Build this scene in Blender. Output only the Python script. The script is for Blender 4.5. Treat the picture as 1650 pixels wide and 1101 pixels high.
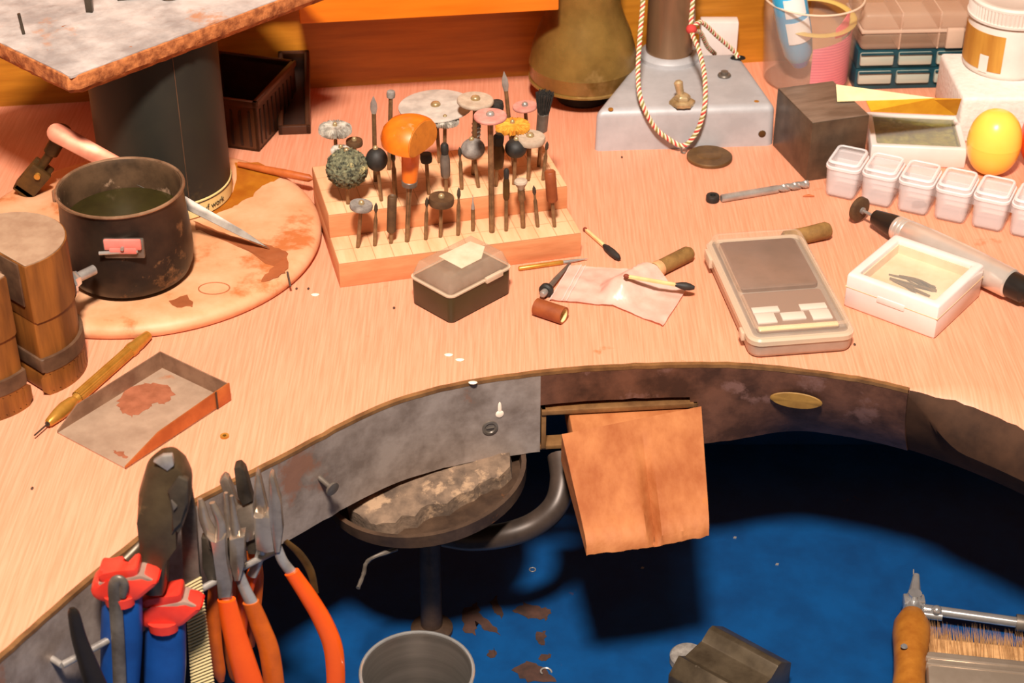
import bpy, bmesh, math, random
from mathutils import Vector, Matrix, noise

for o in list(bpy.data.objects): bpy.data.objects.remove(o)
SC = bpy.context.scene
COL = SC.collection
RND = random.Random(7)

# ------------------------------------------------------------------ camera
F = 2800.0; PITCH = math.radians(33.5); DIST = 1.08
CAM = Vector((0, -DIST*math.cos(PITCH), DIST*math.sin(PITCH)))
FW = Vector((0, math.cos(PITCH), -math.sin(PITCH))); UP = Vector((0, math.sin(PITCH), math.cos(PITCH)))
cd = bpy.data.cameras.new('camera'); cam = bpy.data.objects.new('camera', cd); COL.objects.link(cam)
cam.location = CAM; cam.rotation_euler = (math.pi/2-PITCH, 0, 0)
cd.sensor_width = 36; cd.lens = 36*F/1650; cd.clip_start = .02; cd.clip_end = 30
cd.dof.use_dof = True; cd.dof.focus_distance = 1.10; cd.dof.aperture_fstop = 16
SC.camera = cam

# ------------------------------------------------------------------ world, lamps, exposure
w = bpy.data.worlds.new('room'); SC.world = w; w.use_nodes = True
bg = w.node_tree.nodes['Background']; bg.inputs[0].default_value = (1.0, .80, .62, 1); bg.inputs[1].default_value = .16
def area(name, loc, target, size, energy, color, sy=None):
    l = bpy.data.lights.new(name, 'AREA'); l.energy = energy; l.color = color; l.size = size
    l.shape = 'DISK'
    if sy: l.shape = 'RECTANGLE'; l.size_y = sy
    o = bpy.data.objects.new(name, l); COL.objects.link(o); o.location = loc
    o.rotation_euler = (Vector(target)-Vector(loc)).to_track_quat('-Z', 'Y').to_euler()
    return o
area('bench_lamp', (-.04, -.84, 1.32), (.0, .05, 0), .17, 49, (1.0, .88, .77))
area('added_fill', (.1, -1.1, 2.2), (.0, .05, 0), .4, 6, (1.0, .88, .76))  # dim unseen lamp, added as a soft fill
SC.view_settings.view_transform = 'Standard'; SC.view_settings.look = 'None'
SC.view_settings.exposure = 0.0; SC.view_settings.gamma = 1; SC.view_settings.use_curve_mapping = False

# ------------------------------------------------------------------ measuring: a photo pixel on the plane z, or on the plane y
def ray(x, y): return FW*F + Vector((1, 0, 0))*(x-825) + UP*(550.5-y)
def at(x, y, z=0.0):
    d = ray(x, y); return CAM + d*((z-CAM.z)/d.z)
def aty(x, y, Y):
    d = ray(x, y); return CAM + d*((Y-CAM.y)/d.y)
def mpp(p): return (Vector(p)-CAM).dot(FW)/F        # metres per pixel at p

# ------------------------------------------------------------------ materials
def lin(c):
    return tuple(((v/255)/12.92 if v/255 <= .04045 else ((v/255+.055)/1.055)**2.4) for v in c) + (1,)
MATS = {}
def mk(name, c1, c2=None, scale=60, rough=.5, metal=0, bump=0, bscale=None, stretch=(1, 1, 1), c3=None, s3=30, t3=.62, alpha=1, rvar=.0, spec=.5, coat=0, rot=0, detail=5, trans=0, ior=1.45, emit=0):
    m = bpy.data.materials.new(name); m.use_nodes = True; nt = m.node_tree; N = nt.nodes; L = nt.links
    b = N['Principled BSDF']
    b.inputs['Base Color'].default_value = lin(c1); b.inputs['Roughness'].default_value = rough; b.inputs['Metallic'].default_value = metal*.55
    b.inputs['Specular IOR Level'].default_value = spec; b.inputs['Coat Weight'].default_value = coat; b.inputs['Alpha'].default_value = alpha
    b.inputs['Transmission Weight'].default_value = trans; b.inputs['IOR'].default_value = ior
    tc = N.new('ShaderNodeTexCoord'); mp = N.new('ShaderNodeMapping'); L.new(tc.outputs['Object'], mp.inputs[0])
    mp.inputs['Scale'].default_value = stretch; mp.inputs['Rotation'].default_value = (0, 0, rot)
    if c2:
        n = N.new('ShaderNodeTexNoise'); n.inputs['Scale'].default_value = scale; n.inputs['Detail'].default_value = detail; n.inputs['Roughness'].default_value = .62
        L.new(mp.outputs[0], n.inputs['Vector'])
        r = N.new('ShaderNodeValToRGB'); r.color_ramp.elements[0].position = .36; r.color_ramp.elements[1].position = .64
        r.color_ramp.elements[0].color = lin(c1); r.color_ramp.elements[1].color = lin(c2); L.new(n.outputs[0], r.inputs[0])
        out = r.outputs[0]
        if c3:
            n3 = N.new('ShaderNodeTexNoise'); n3.inputs['Scale'].default_value = s3; n3.inputs['Detail'].default_value = 6; n3.inputs['Roughness'].default_value = .65
            L.new(tc.outputs['Object'], n3.inputs['Vector'])
            r3 = N.new('ShaderNodeValToRGB'); r3.color_ramp.elements[0].position = t3; r3.color_ramp.elements[1].position = min(1, t3+.07)
            L.new(n3.outputs[0], r3.inputs[0])
            mx = N.new('ShaderNodeMix'); mx.data_type = 'RGBA'; L.new(r3.outputs[0], mx.inputs[0]); L.new(out, mx.inputs[6]); mx.inputs[7].default_value = lin(c3)
            out = mx.outputs[2]
        L.new(out, b.inputs['Base Color'])
        if rvar:
            mr = N.new('ShaderNodeMapRange'); mr.inputs[3].default_value = max(.05, rough-rvar); mr.inputs[4].default_value = min(1, rough+rvar)
            L.new(n.outputs[0], mr.inputs[0]); L.new(mr.outputs[0], b.inputs['Roughness'])
    if bump:
        nb = N.new('ShaderNodeTexNoise'); nb.inputs['Scale'].default_value = bscale or scale*2; nb.inputs['Detail'].default_value = 4
        L.new(mp.outputs[0], nb.inputs['Vector'])
        bp = N.new('ShaderNodeBump'); bp.inputs['Strength'].default_value = bump; bp.inputs['Distance'].default_value = .001
        L.new(nb.outputs[0], bp.inputs['Height']); L.new(bp.outputs[0], b.inputs['Normal'])
    MATS[name] = m; return m
def stripes(m, axis, pitch, width, color, axis2=None, pitch2=None):
    """flat printed lines over a material's colour, in object space"""
    nt = m.node_tree; N = nt.nodes; L = nt.links; b = N['Principled BSDF']
    tc = N.new('ShaderNodeTexCoord'); sp = N.new('ShaderNodeSeparateXYZ'); L.new(tc.outputs['Object'], sp.inputs[0])
    def line(ax, p):
        d = N.new('ShaderNodeMath'); d.operation = 'DIVIDE'; d.inputs[1].default_value = p; L.new(sp.outputs[ax], d.inputs[0])
        f = N.new('ShaderNodeMath'); f.operation = 'FRACT'; L.new(d.outputs[0], f.inputs[0])
        g = N.new('ShaderNodeMath'); g.operation = 'LESS_THAN'; g.inputs[1].default_value = width/p; L.new(f.outputs[0], g.inputs[0])
        return g.outputs[0]
    fac = line(axis, pitch)
    if axis2 is not None:
        x = N.new('ShaderNodeMath'); x.operation = 'MAXIMUM'; L.new(fac, x.inputs[0]); L.new(line(axis2, pitch2), x.inputs[1]); fac = x.outputs[0]
    mx = N.new('ShaderNodeMix'); mx.data_type = 'RGBA'; L.new(fac, mx.inputs[0]); mx.inputs[7].default_value = lin(color)
    bc = b.inputs['Base Color']
    if bc.links: L.new(bc.links[0].from_socket, mx.inputs[6])
    else: mx.inputs[6].default_value = bc.default_value
    L.new(mx.outputs[2], bc)

# ------------------------------------------------------------------ mesh builder
def frame(a, b, up=(0, 0, 1)):
    """matrix at a with local x running to b and local z as close to up as it can be"""
    a = Vector(a); x = (Vector(b)-a).normalized(); y = Vector(up).cross(x).normalized(); z = x.cross(y)
    return Matrix(((x.x, y.x, z.x, a.x), (x.y, y.y, z.y, a.y), (x.z, y.z, z.z, a.z), (0, 0, 0, 1)))
def zframe(a, b):
    """matrix at a with local z running to b"""
    a = Vector(a); z = (Vector(b)-a).normalized(); x = Vector((1, 0, 0)); y = z.cross(x).normalized(); x = y.cross(z)
    return Matrix(((x.x, y.x, z.x, a.x), (x.y, y.y, z.y, a.y), (x.z, y.z, z.z, a.z), (0, 0, 0, 1)))
def yaw(p, a): return Matrix.Translation(Vector(p)) @ Matrix.Rotation(a, 4, 'Z')
def RX(a): return Matrix.Rotation(a, 4, 'X')
def RY(a): return Matrix.Rotation(a, 4, 'Y')
def RZ(a): return Matrix.Rotation(a, 4, 'Z')
def TR(x, y, z): return Matrix.Translation((x, y, z))

class MB:
    def ring(s, x0, x1, y0, y1, wall, z0, z1, bev=.001, M=None):
        bm = bmesh.new(); L_ = []
        for z in (z0, z1):
            for i_ in (0, wall): L_.append([bm.verts.new((x, y, z)) for x, y in ((x0+i_, y0+i_), (x1-i_, y0+i_), (x1-i_, y1-i_), (x0+i_, y1-i_))])
        a, b, c, d = L_
        for i in range(4):
            j = (i+1) % 4; bm.faces.new((a[i], a[j], c[j], c[i])); bm.faces.new((b[j], b[i], d[i], d[j])); bm.faces.new((c[i], c[j], d[j], d[i])); bm.faces.new((b[i], b[j], a[j], a[i]))
        if bev: bmesh.ops.bevel(bm, geom=bm.edges[:], offset=bev, segments=2, affect='EDGES', profile=.5)
        return s._bm(bm, M)
    def __init__(s): s.v = []; s.f = []
    def raw(s, v, f, M=None):
        n = len(s.v); s.v += [tuple(M @ Vector(p)) if M else tuple(p) for p in v]; s.f += [[i+n for i in q] for q in f]; return s
    def _bm(s, bm, M):
        bm.verts.index_update(); s.raw([v.co.copy() for v in bm.verts], [[v.index for v in f.verts] for f in bm.faces], M); bm.free(); return s
    def box(s, x0, x1, y0, y1, z0, z1, bev=0, M=None, seg=2):
        bm = bmesh.new(); bmesh.ops.create_cube(bm, size=1)
        for v in bm.verts: v.co = Vector(((x0+x1)/2+v.co.x*(x1-x0), (y0+y1)/2+v.co.y*(y1-y0), (z0+z1)/2+v.co.z*(z1-z0)))
        if bev: bmesh.ops.bevel(bm, geom=bm.edges[:], offset=bev, segments=seg, affect='EDGES', profile=.5)
        return s._bm(bm, M)
    def prism(s, pts, z0, z1, bev=0, M=None, seg=2, shrink=1.0):
        n = len(pts); a = sum(pts[i][0]*pts[(i+1) % n][1]-pts[(i+1) % n][0]*pts[i][1] for i in range(n))
        if a < 0: pts = pts[::-1]
        bm = bmesh.new(); cx = sum(p[0] for p in pts)/n; cy = sum(p[1] for p in pts)/n
        lo = [bm.verts.new((p[0], p[1], z0)) for p in pts]
        hi = [bm.verts.new((cx+(p[0]-cx)*shrink, cy+(p[1]-cy)*shrink, z1)) for p in pts]
        bm.faces.new(lo[::-1]); bm.faces.new(hi)
        for i in range(n): bm.faces.new((lo[i], lo[(i+1) % n], hi[(i+1) % n], hi[i]))
        if bev: bmesh.ops.bevel(bm, geom=bm.edges[:], offset=bev, segments=seg, affect='EDGES', profile=.5)
        return s._bm(bm, M)
    def lathe(s, prof, n=28, M=None, a0=0, a1=2*math.pi, sx=1, sy=1):
        full = abs(a1-a0-2*math.pi) < 1e-6; k = n if full else n+1; v = []; f = []
        for r, z in prof:
            for i in range(k):
                a = a0+(a1-a0)*i/n; v.append((max(r, 1e-6)*math.cos(a)*sx, max(r, 1e-6)*math.sin(a)*sy, z))
        for j in range(len(prof)-1):
            for i in range(n if full else n):
                i2 = (i+1) % k; f.append((j*k+i, j*k+i2, (j+1)*k+i2, (j+1)*k+i))
        if full:
            if prof[0][0] > 1e-5: f.append(tuple(range(k))[::-1])
            if prof[-1][0] > 1e-5: f.append(tuple((len(prof)-1)*k+i for i in range(k)))
        return s.raw(v, f, M)
    def cyl(s, r, z0, z1, n=20, M=None, bev=0):
        if bev: return s.lathe([(r-bev, z0), (r, z0+bev), (r, z1-bev), (r-bev, z1)], n, M)
        return s.lathe([(r, z0), (r, z1)], n, M)
    def shell(s, prof, t, n=32, M=None):
        """lathe of an open vessel: outer profile up, inner profile down"""
        inner = [(max(r-t, 0.0), z) for r, z in prof[::-1]]; inner[-1] = (inner[-1][0], prof[0][1]+t)
        return s.lathe([(0, prof[0][1])]+prof+inner+[(0, prof[0][1]+t)], n, M)
    def ball(s, rx, ry, rz, c=(0, 0, 0), n=20, M=None):
        m = n//2; pr = [(math.cos(-math.pi/2+math.pi*j/m), math.sin(-math.pi/2+math.pi*j/m)) for j in range(m+1)]
        return s.lathe([(r, z) for r, z in pr], n, (M or Matrix()) @ TR(*c) @ Matrix.Diagonal((rx, ry, rz, 1)))
    def tube(s, pts, rad, n=10, flat=1.0, M=None, closed=False, upv=None):
        pts = [Vector(p) for p in pts]; m = len(pts)
        if not isinstance(rad, (list, tuple)): rad = [rad]*m
        v = []; f = []; prev = None
        for i, p in enumerate(pts):
            t = (pts[(i+1) % m]-pts[i-1]) if closed else (pts[min(i+1, m-1)]-pts[max(i-1, 0)])
            t.normalize()
            u = Vector(upv) if upv else (prev if prev else (Vector((0, 1, 0)) if abs(t.y) < .8 else Vector((0, 0, 1))))
            u = (u-t*u.dot(t)).normalized(); prev = u; wv = t.cross(u)
            for k in range(n):
                a = 2*math.pi*k/n; v.append(p+(u*math.cos(a)*flat+wv*math.sin(a))*rad[i])
        for i in range(m if closed else m-1):
            for k in range(n):
                j = (i+1) % m; f.append((i*n+k, i*n+(k+1) % n, j*n+(k+1) % n, j*n+k))
        if not closed: f.append(tuple(range(n))[::-1]); f.append(tuple((m-1)*n+k for k in range(n)))
        return s.raw(v, f, M)
    def grid(s, fn, nu, nv, t=0):
        """sheet fn(u,v) with thickness t downwards along z"""
        P = [[Vector(fn(i/nu, j/nv)) for i in range(nu+1)] for j in range(nv+1)]; k = nu+1
        v = [p for r in P for p in r]; f = [(j*k+i, j*k+i+1, (j+1)*k+i+1, (j+1)*k+i) for j in range(nv) for i in range(nu)]
        if t:
            o = len(v); v += [p-Vector((0, 0, t)) for r in P for p in r]; f += [tuple(q+o for q in ff[::-1]) for ff in f]
            rim = [(0, i) for i in range(nu)]+[(j, nu) for j in range(nv)]+[(nv, i) for i in range(nu, 0, -1)]+[(j, 0) for j in range(nv, 0, -1)]
            ids = [j*k+i for j, i in rim]
            for a, b in zip(ids, ids[1:]+ids[:1]): f.append((b, a, a+o, b+o))
        return s.raw(v, f)
    def mesh(s, name, smooth=True):
        me = bpy.data.meshes.new(name); me.from_pydata(s.v, [], s.f); me.update()
        bm = bmesh.new(); bm.from_mesh(me); bmesh.ops.recalc_face_normals(bm, faces=bm.faces[:]); bm.to_mesh(me); bm.free()
        if smooth:
            me.polygons.foreach_set('use_smooth', [True]*len(me.polygons)); me.set_sharp_from_angle(angle=math.radians(38))
        return me
def put(name, mb, mat, parent=None, M=None, label=None, kind=None, smooth=True):
    o = bpy.data.objects.new(name, mb.mesh(name, smooth) if isinstance(mb, MB) else mb); COL.objects.link(o)
    if mat: o.data.materials.append(MATS[mat])
    if parent: o.parent = parent
    if M is not None: o.matrix_basis = M
    if label: o['label'] = label
    if kind: o['kind'] = kind
    return o
def tag(o, label, cat, group=None, kind=None):
    o['label'] = label; o['category'] = cat
    if group: o['group'] = group
    if kind: o['kind'] = kind
    return o
def thing(name, label, cat, M=None, group=None):
    o = bpy.data.objects.new(name, None); COL.objects.link(o); o.empty_display_size = .01
    if M is not None: o.matrix_basis = M
    return tag(o, label, cat, group)
def rrect(x0, x1, y0, y1, r, n=5):
    out = []
    for cx_, cy_, a0 in ((x1-r, y1-r, 0), (x0+r, y1-r, 90), (x0+r, y0+r, 180), (x1-r, y0+r, 270)):
        for k in range(n+1):
            a = math.radians(a0+90*k/n); out.append((cx_+r*math.cos(a), cy_+r*math.sin(a)))
    return out
def loft(rings, close_top=True, close_bottom=True):
    k = len(rings[0]); f = [(j*k+i, j*k+(i+1) % k, (j+1)*k+(i+1) % k, (j+1)*k+i) for j in range(len(rings)-1) for i in range(k)]
    if close_bottom: f.append(tuple(range(k))[::-1])
    if close_top: f.append(tuple((len(rings)-1)*k+i for i in range(k)))
    return MB().raw([p for r in rings for p in r], f)
def rz(x0, x1, y0, y1, r, z, ins=0): return [(x, y, z) for x, y in rrect(x0+ins, x1-ins, y0+ins, y1-ins, max(r-ins, .0004))]
def bez(pts, n=12):
    """Catmull-Rom through the points"""
    P = [Vector(p) for p in pts]; P = [P[0]*2-P[1]]+P+[P[-1]*2-P[-2]]; out = []
    for i in range(1, len(P)-2):
        a, b, c, d = P[i-1:i+3]
        for k in range(n):
            t = k/n; out.append(.5*((2*b)+(c-a)*t+(2*a-5*b+4*c-d)*t*t+(3*b-a-3*c+d)*t**3))
    return out+[P[-2]]

# ================================================================== materials used
mk('table_wood', (230, 158, 126), (216, 139, 105), scale=12, rough=.42, stretch=(60, 1.6, 1), rot=math.radians(-12), bump=.12, bscale=16, c3=(206, 116, 74), s3=26, t3=.66, rvar=.1)
mk('wall_wood', (190, 122, 32), (166, 102, 22), scale=10, rough=.45, stretch=(1.2, 1, 16), bump=.1, bscale=24)
mk('shelf_wood', (240, 132, 28), (228, 118, 20), scale=10, rough=.4, stretch=(1.2, 1, 12))
mk('zinc', (170, 154, 144), (128, 112, 102), scale=45, rough=.5, metal=.55, bump=.25, bscale=120, c3=(150, 108, 88), s3=22, t3=.58, rvar=.15)
mk('edge_shade', (72, 48, 34), (46, 30, 22), scale=30, rough=.8, bump=.2, spec=.2)  # dark brown standing in for shade on the rounded right edge
mk('rusty_strip', (114, 74, 56), (68, 42, 31), scale=45, rough=.55, metal=.35, bump=.35, bscale=110, c3=(126, 90, 80), s3=30, t3=.58, rvar=.15)
mk('bronze_edge', (150, 108, 66), (110, 76, 46), scale=60, rough=.45, metal=.5)
mk('olive_worn', (150, 112, 52), (128, 92, 42), scale=60, rough=.6)
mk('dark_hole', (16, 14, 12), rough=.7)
mk('blue_paint', (5, 69, 124), (5, 56, 104), scale=22, rough=.42, c3=(92, 58, 44), s3=34, t3=.69, bump=.1, bscale=80)
mk('rust_patch', (84, 56, 46), (60, 42, 36), scale=90, rough=.7, alpha=.85)
mk('pin_wood', (182, 114, 66), (150, 80, 36), scale=42, rough=.7, stretch=(1, .45, 1), c3=(178, 104, 30), s3=16, t3=.6, bump=.5, bscale=140)
mk('board_ash', (196, 186, 180), (150, 140, 136), scale=34, rough=.85, bump=.5, bscale=110, c3=(180, 128, 96), s3=14, t3=.6)
mk('board_edge', (196, 120, 66), (132, 70, 34), scale=160, rough=.85, bump=.8, bscale=320)
mk('black_can', (38, 36, 28), (30, 29, 25), scale=20, rough=.5, c3=(62, 52, 34), s3=16, t3=.6)
mk('cream', (232, 208, 150), (220, 192, 128), scale=40, rough=.5)
mk('ink', (40, 34, 26), rough=.6)
mk('disc_wood', (226, 172, 132), (210, 148, 104), scale=30, rough=.55, stretch=(1, 1, 1), c3=(190, 110, 60), s3=15, t3=.60, bump=.1)
mk('stain', (196, 112, 66), (176, 96, 54), scale=60, rough=.6, alpha=.6)
mk('yellow_stain', (200, 126, 30), (176, 98, 20), scale=60, rough=.5, alpha=.75)
mk('pot_out', (58, 44, 34), (26, 22, 20), scale=26, rough=.4, metal=.6, c3=(132, 98, 66), s3=22, t3=.6, rvar=.15, bump=.15)
mk('pot_in', (112, 84, 60), (70, 52, 36), scale=45, rough=.5, metal=.5, c3=(196, 158, 128), s3=40, t3=.6)
mk('pot_rim', (170, 132, 102), (120, 88, 64), scale=60, rough=.35, metal=.7)
mk('murky', (54, 48, 20), (40, 34, 14), scale=30, rough=.12, spec=.6)
mk('pink_plastic', (226, 132, 120), (206, 110, 98), scale=50, rough=.5)
mk('copper', (198, 122, 94), (174, 96, 70), scale=45, rough=.4, metal=.75)
mk('steel', (192, 184, 176), (148, 140, 134), scale=60, rough=.32, metal=.9, rvar=.1)
mk('dull_steel', (128, 118, 108), (92, 82, 74), scale=60, rough=.42, metal=.8)
mk('chrome', (224, 222, 220), (200, 198, 196), scale=50, rough=.18, metal=1.4)
mk('switch_brass', (200, 176, 134), (152, 124, 82), scale=80, rough=.35, metal=.8)
mk('dark_steel', (86, 76, 64), (54, 46, 38), scale=40, rough=.42, metal=.7, c3=(116, 92, 64), s3=30, t3=.62)
mk('brass', (206, 150, 66), (172, 116, 40), scale=60, rough=.32, metal=.9)
mk('old_brass', (98, 70, 34), (56, 40, 22), scale=50, rough=.45, metal=.7, c3=(140, 104, 56), s3=40, t3=.6)
mk('brass_jar', (150, 116, 58), (112, 84, 38), scale=26, rough=.28, metal=.55, c3=(164, 130, 78), s3=10, t3=.56, rvar=.1)
mk('clamp_wood', (146, 88, 34), (98, 56, 20), scale=30, rough=.5, stretch=(3, 3, .35), c3=(84, 50, 24), s3=18, t3=.62)
mk('clamp_top', (168, 138, 112), (148, 116, 92), scale=70, rough=.7, c3=(92, 64, 44), s3=160, t3=.72)
mk('leather', (104, 74, 52), (74, 50, 34), scale=60, rough=.6)
mk('brown_plastic', (78, 44, 22), (62, 34, 18), scale=40, rough=.38)
mk('dark_plastic', (46, 28, 20), (36, 22, 16), scale=40, rough=.38)
mk('stick_wood', (190, 100, 44), (160, 78, 30), scale=60, rough=.5)
mk('holder_top', (236, 186, 144), (226, 168, 124), scale=10, rough=.55, stretch=(14, 2, 2)); stripes(MATS['holder_top'], 0, .0122, .0005, (190, 138, 98), 1, .0175)
mk('holder_wood', (214, 144, 98), (196, 124, 80), scale=12, rough=.55, stretch=(2, 2, 12))
mk('shank', (150, 118, 84), (104, 78, 52), scale=120, rough=.34, metal=.85)
mk('grey_abrasive', (150, 142, 134), (112, 104, 98), scale=160, rough=.8, bump=.5, bscale=400)
mk('felt', (198, 188, 176), (164, 154, 144), scale=70, rough=.9)
mk('pale_abrasive', (192, 172, 150), (166, 146, 126), scale=120, rough=.8, bump=.3, bscale=400)
mk('pink_abrasive', (206, 146, 132), (184, 120, 108), scale=140, rough=.8)
mk('dark_rubber', (48, 44, 40), (30, 28, 26), scale=120, rough=.6)
mk('brown_rubber', (96, 70, 44), (72, 50, 32), scale=120, rough=.6)
mk('green_bristle', (128, 126, 96), (44, 46, 36), scale=420, rough=.9, c3=(190, 176, 120), s3=120, t3=.6)
mk('white_bristle', (200, 192, 178), (120, 112, 102), scale=220, rough=.85)
mk('gold_bristle', (230, 168, 60), (196, 124, 30), scale=220, rough=.8)
mk('black_bristle', (50, 46, 42), (26, 24, 22), scale=300, rough=.8)
mk('orange_handle', (240, 128, 26), (216, 100, 18), scale=40, rough=.42, coat=.3, c3=(186, 134, 86), s3=60, t3=.61)
mk('orange_cut', (214, 130, 38), (176, 98, 28), scale=50, rough=.6, c3=(110, 62, 22), s3=60, t3=.64)
mk('brown_sleeve', (150, 78, 38), (124, 58, 28), scale=70, rough=.55)
mk('olive_box', (54, 52, 26), (44, 42, 20), scale=40, rough=.3)
mk('clear', (236, 228, 214), rough=.12, alpha=.20)
mk('clear_haze', (220, 190, 164), (200, 166, 138), scale=60, rough=.25, alpha=.34)
mk('clear_edge', (224, 200, 172), rough=.2, alpha=.65)
mk('glass', (240, 236, 226), rough=.06, alpha=.12)
mk('paper_white', (222, 200, 172), (208, 182, 152), scale=80, rough=.7)
mk('bag', (246, 206, 190), (238, 186, 168), scale=60, rough=.3, alpha=.6)
mk('bag_strip', (248, 216, 206), rough=.3, alpha=.7)
mk('match_wood', (238, 206, 150), (226, 188, 128), scale=90, rough=.6)
mk('match_head', (140, 62, 36), (116, 48, 28), scale=160, rough=.7)
mk('cork', (150, 112, 60), (114, 82, 40), scale=90, rough=.75, bump=.4, bscale=220, c3=(150, 122, 66), s3=80, t3=.6)
mk('cork_band', (220, 172, 124), (206, 152, 104), scale=90, rough=.6)
mk('scale_silver', (176, 162, 148), (164, 150, 136), scale=60, rough=.35, metal=.6)
mk('scale_plate', (134, 104, 88), (122, 94, 78), scale=60, rough=.35, metal=.35)
mk('scale_dark', (134, 106, 90), rough=.4)
mk('scale_button', (226, 214, 200), rough=.35, metal=.4)
mk('scale_bar', (236, 214, 160), rough=.35, metal=.3)
mk('clear_lid', (240, 224, 208), rough=.08, alpha=.09)
mk('white_plastic', (230, 218, 212), (222, 209, 202), scale=40, rough=.35)
mk('aged_inner', (232, 206, 168), (214, 176, 128), scale=26, rough=.6)
mk('wire', (120, 92, 56), (76, 56, 32), scale=80, rough=.35, metal=.8)
mk('hand_silver', (226, 214, 204), (214, 202, 190), scale=30, rough=.28, metal=1.0)
mk('black_plastic', (34, 28, 24), (26, 22, 20), scale=40, rough=.35)
mk('pill', (252, 246, 246), (248, 240, 240), scale=50, rough=.2, alpha=.32)
mk('pill_lid', (248, 240, 240), rough=.15, alpha=.2)
mk('pill_rib', (250, 244, 244), rough=.25, alpha=.62)
mk('stone', (34, 32, 36), (22, 20, 24), scale=120, rough=.5)
mk('steel_block', (104, 86, 68), (74, 60, 48), scale=40, rough=.34, metal=.75, rvar=.12)
mk('steel_top', (150, 130, 114), (112, 94, 80), scale=9, rough=.45, metal=.6, stretch=(2, 9, 1), rot=.7)
mk('green_fill', (140, 132, 52), (94, 92, 38), scale=110, rough=.7, c3=(186, 176, 118), s3=60, t3=.62, bump=.8, bscale=200)
mk('grey_cast', (186, 184, 186), (168, 166, 168), scale=30, rough=.5, metal=.25, bump=.12, bscale=180, c3=(160, 140, 120), s3=40, t3=.72)
mk('post_metal', (150, 116, 86), (112, 86, 66), scale=16, rough=.3, metal=.85, stretch=(1, 1, .15))
mk('cord_white', (236, 222, 190), rough=.8)
mk('cord_red', (196, 62, 56), rough=.8)
mk('cord_green', (140, 132, 70), rough=.8)
mk('coin', (120, 88, 52), (92, 66, 38), scale=90, rough=.5, metal=.6)
mk('yellow_paper_lit', (250, 240, 192), (248, 234, 176), scale=60, rough=.7)  # top flap: overexposed paleness put into the paper's colour
mk('yellow_paper_front', (232, 176, 40), (218, 156, 28), scale=60, rough=.7)
mk('foam', (236, 226, 218), (228, 216, 206), scale=200, rough=.9, bump=.7, bscale=260)
mk('jar_white', (230, 220, 210), (220, 208, 198), scale=40, rough=.35)
mk('jar_label', (206, 150, 60), (170, 108, 34), scale=20, rough=.6, stretch=(3, 3, .4), c3=(110, 66, 20), s3=50, t3=.62)
mk('egg_yellow', (252, 216, 92), (250, 210, 80), scale=20, rough=.3, coat=.3)
mk('egg_red', (236, 84, 14), (226, 74, 10), scale=20, rough=.3, coat=.3)
mk('organizer', (214, 178, 150), (200, 160, 132), scale=30, rough=.3, alpha=.36)
mk('organizer_rib', (232, 200, 176), rough=.3, alpha=.6)
mk('teal', (24, 74, 84), (16, 54, 64), scale=40, rough=.35)
mk('drawer_front', (196, 186, 166), (150, 170, 160), scale=24, rough=.3, stretch=(.3, 1, 3))
mk('cup_clear', (240, 212, 192), (226, 190, 168), scale=30, rough=.2, alpha=.15)
mk('cup_rim', (246, 222, 196), rough=.2, alpha=.7)
mk('lighter_blue', (60, 176, 222), (40, 160, 210), scale=20, rough=.25, coat=.4)
mk('lighter_cap', (20, 92, 176), rough=.3)
mk('label_white', (244, 246, 244), rough=.4)
mk('tape_yellow', (226, 196, 110), rough=.3, alpha=.65)
mk('pink_paper', (238, 128, 148), (232, 112, 138), scale=30, rough=.6); stripes(MATS['pink_paper'], 2, .0024, .0008, (206, 84, 126))
mk('pink_plain', (246, 116, 130), (240, 104, 122), scale=30, rough=.6)
mk('nip_red', (232, 66, 48), (214, 52, 38), scale=40, rough=.4)
mk('nip_blue', (22, 76, 150), (18, 62, 128), scale=30, rough=.45)
mk('nip_grey', (164, 132, 116), (140, 110, 96), scale=60, rough=.6)
mk('nip_head', (96, 80, 58), (70, 56, 40), scale=30, rough=.36, metal=.75, c3=(130, 104, 72), s3=24, t3=.62)
mk('plier_steel', (182, 164, 146), (136, 120, 106), scale=40, rough=.2, metal=1.1, spec=.9)
mk('grip_orange', (242, 92, 14), (232, 80, 10), scale=30, rough=.38, coat=.2)
mk('grip_brown_shaded', (206, 96, 22), (172, 76, 20), scale=40, rough=.45)  # orange-brown; on the grips hanging behind, shade is put into this colour
mk('brush_steel', (196, 190, 184), (172, 166, 160), scale=10, rough=.28, metal=1.7, stretch=(1, 1, 18))
mk('rust_dish', (92, 70, 54), (62, 46, 36), scale=50, rough=.5, metal=.45, c3=(140, 84, 44), s3=60, t3=.66)
mk('charcoal', (132, 108, 88), (86, 70, 58), scale=70, rough=.95, bump=1, bscale=160, c3=(164, 134, 106), s3=50, t3=.56)
mk('pipe', (76, 62, 54), (56, 46, 40), scale=40, rough=.4, metal=.5)
mk('anvil', (96, 82, 64), (70, 58, 44), scale=50, rough=.34, metal=.75, c3=(136, 122, 104), s3=50, t3=.64)
mk('anvil_dark', (66, 46, 28), (46, 32, 20), scale=50, rough=.45, metal=.5)
mk('saw_handle', (176, 112, 40), (150, 88, 28), scale=40, rough=.4, stretch=(2, .4, 2))
mk('bristle_tan', (206, 160, 108), (176, 130, 82), scale=120, rough=.8)
mk('ferrule', (186, 168, 150), (166, 148, 130), scale=30, rough=.28, metal=.9)
mk('tray_tin', (190, 162, 138), (164, 136, 114), scale=40, rough=.4, metal=.55, c3=(186, 122, 86), s3=30, t3=.62)
mk('tray_brown', (150, 116, 92), (118, 86, 66), scale=60, rough=.45, metal=.4)
mk('tray_copper', (190, 108, 54), (160, 84, 38), scale=50, rough=.42, metal=.5)
mk('chip_pale', (246, 224, 204), rough=.6)
mk('chip_dark', (70, 48, 34), rough=.7)

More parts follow.
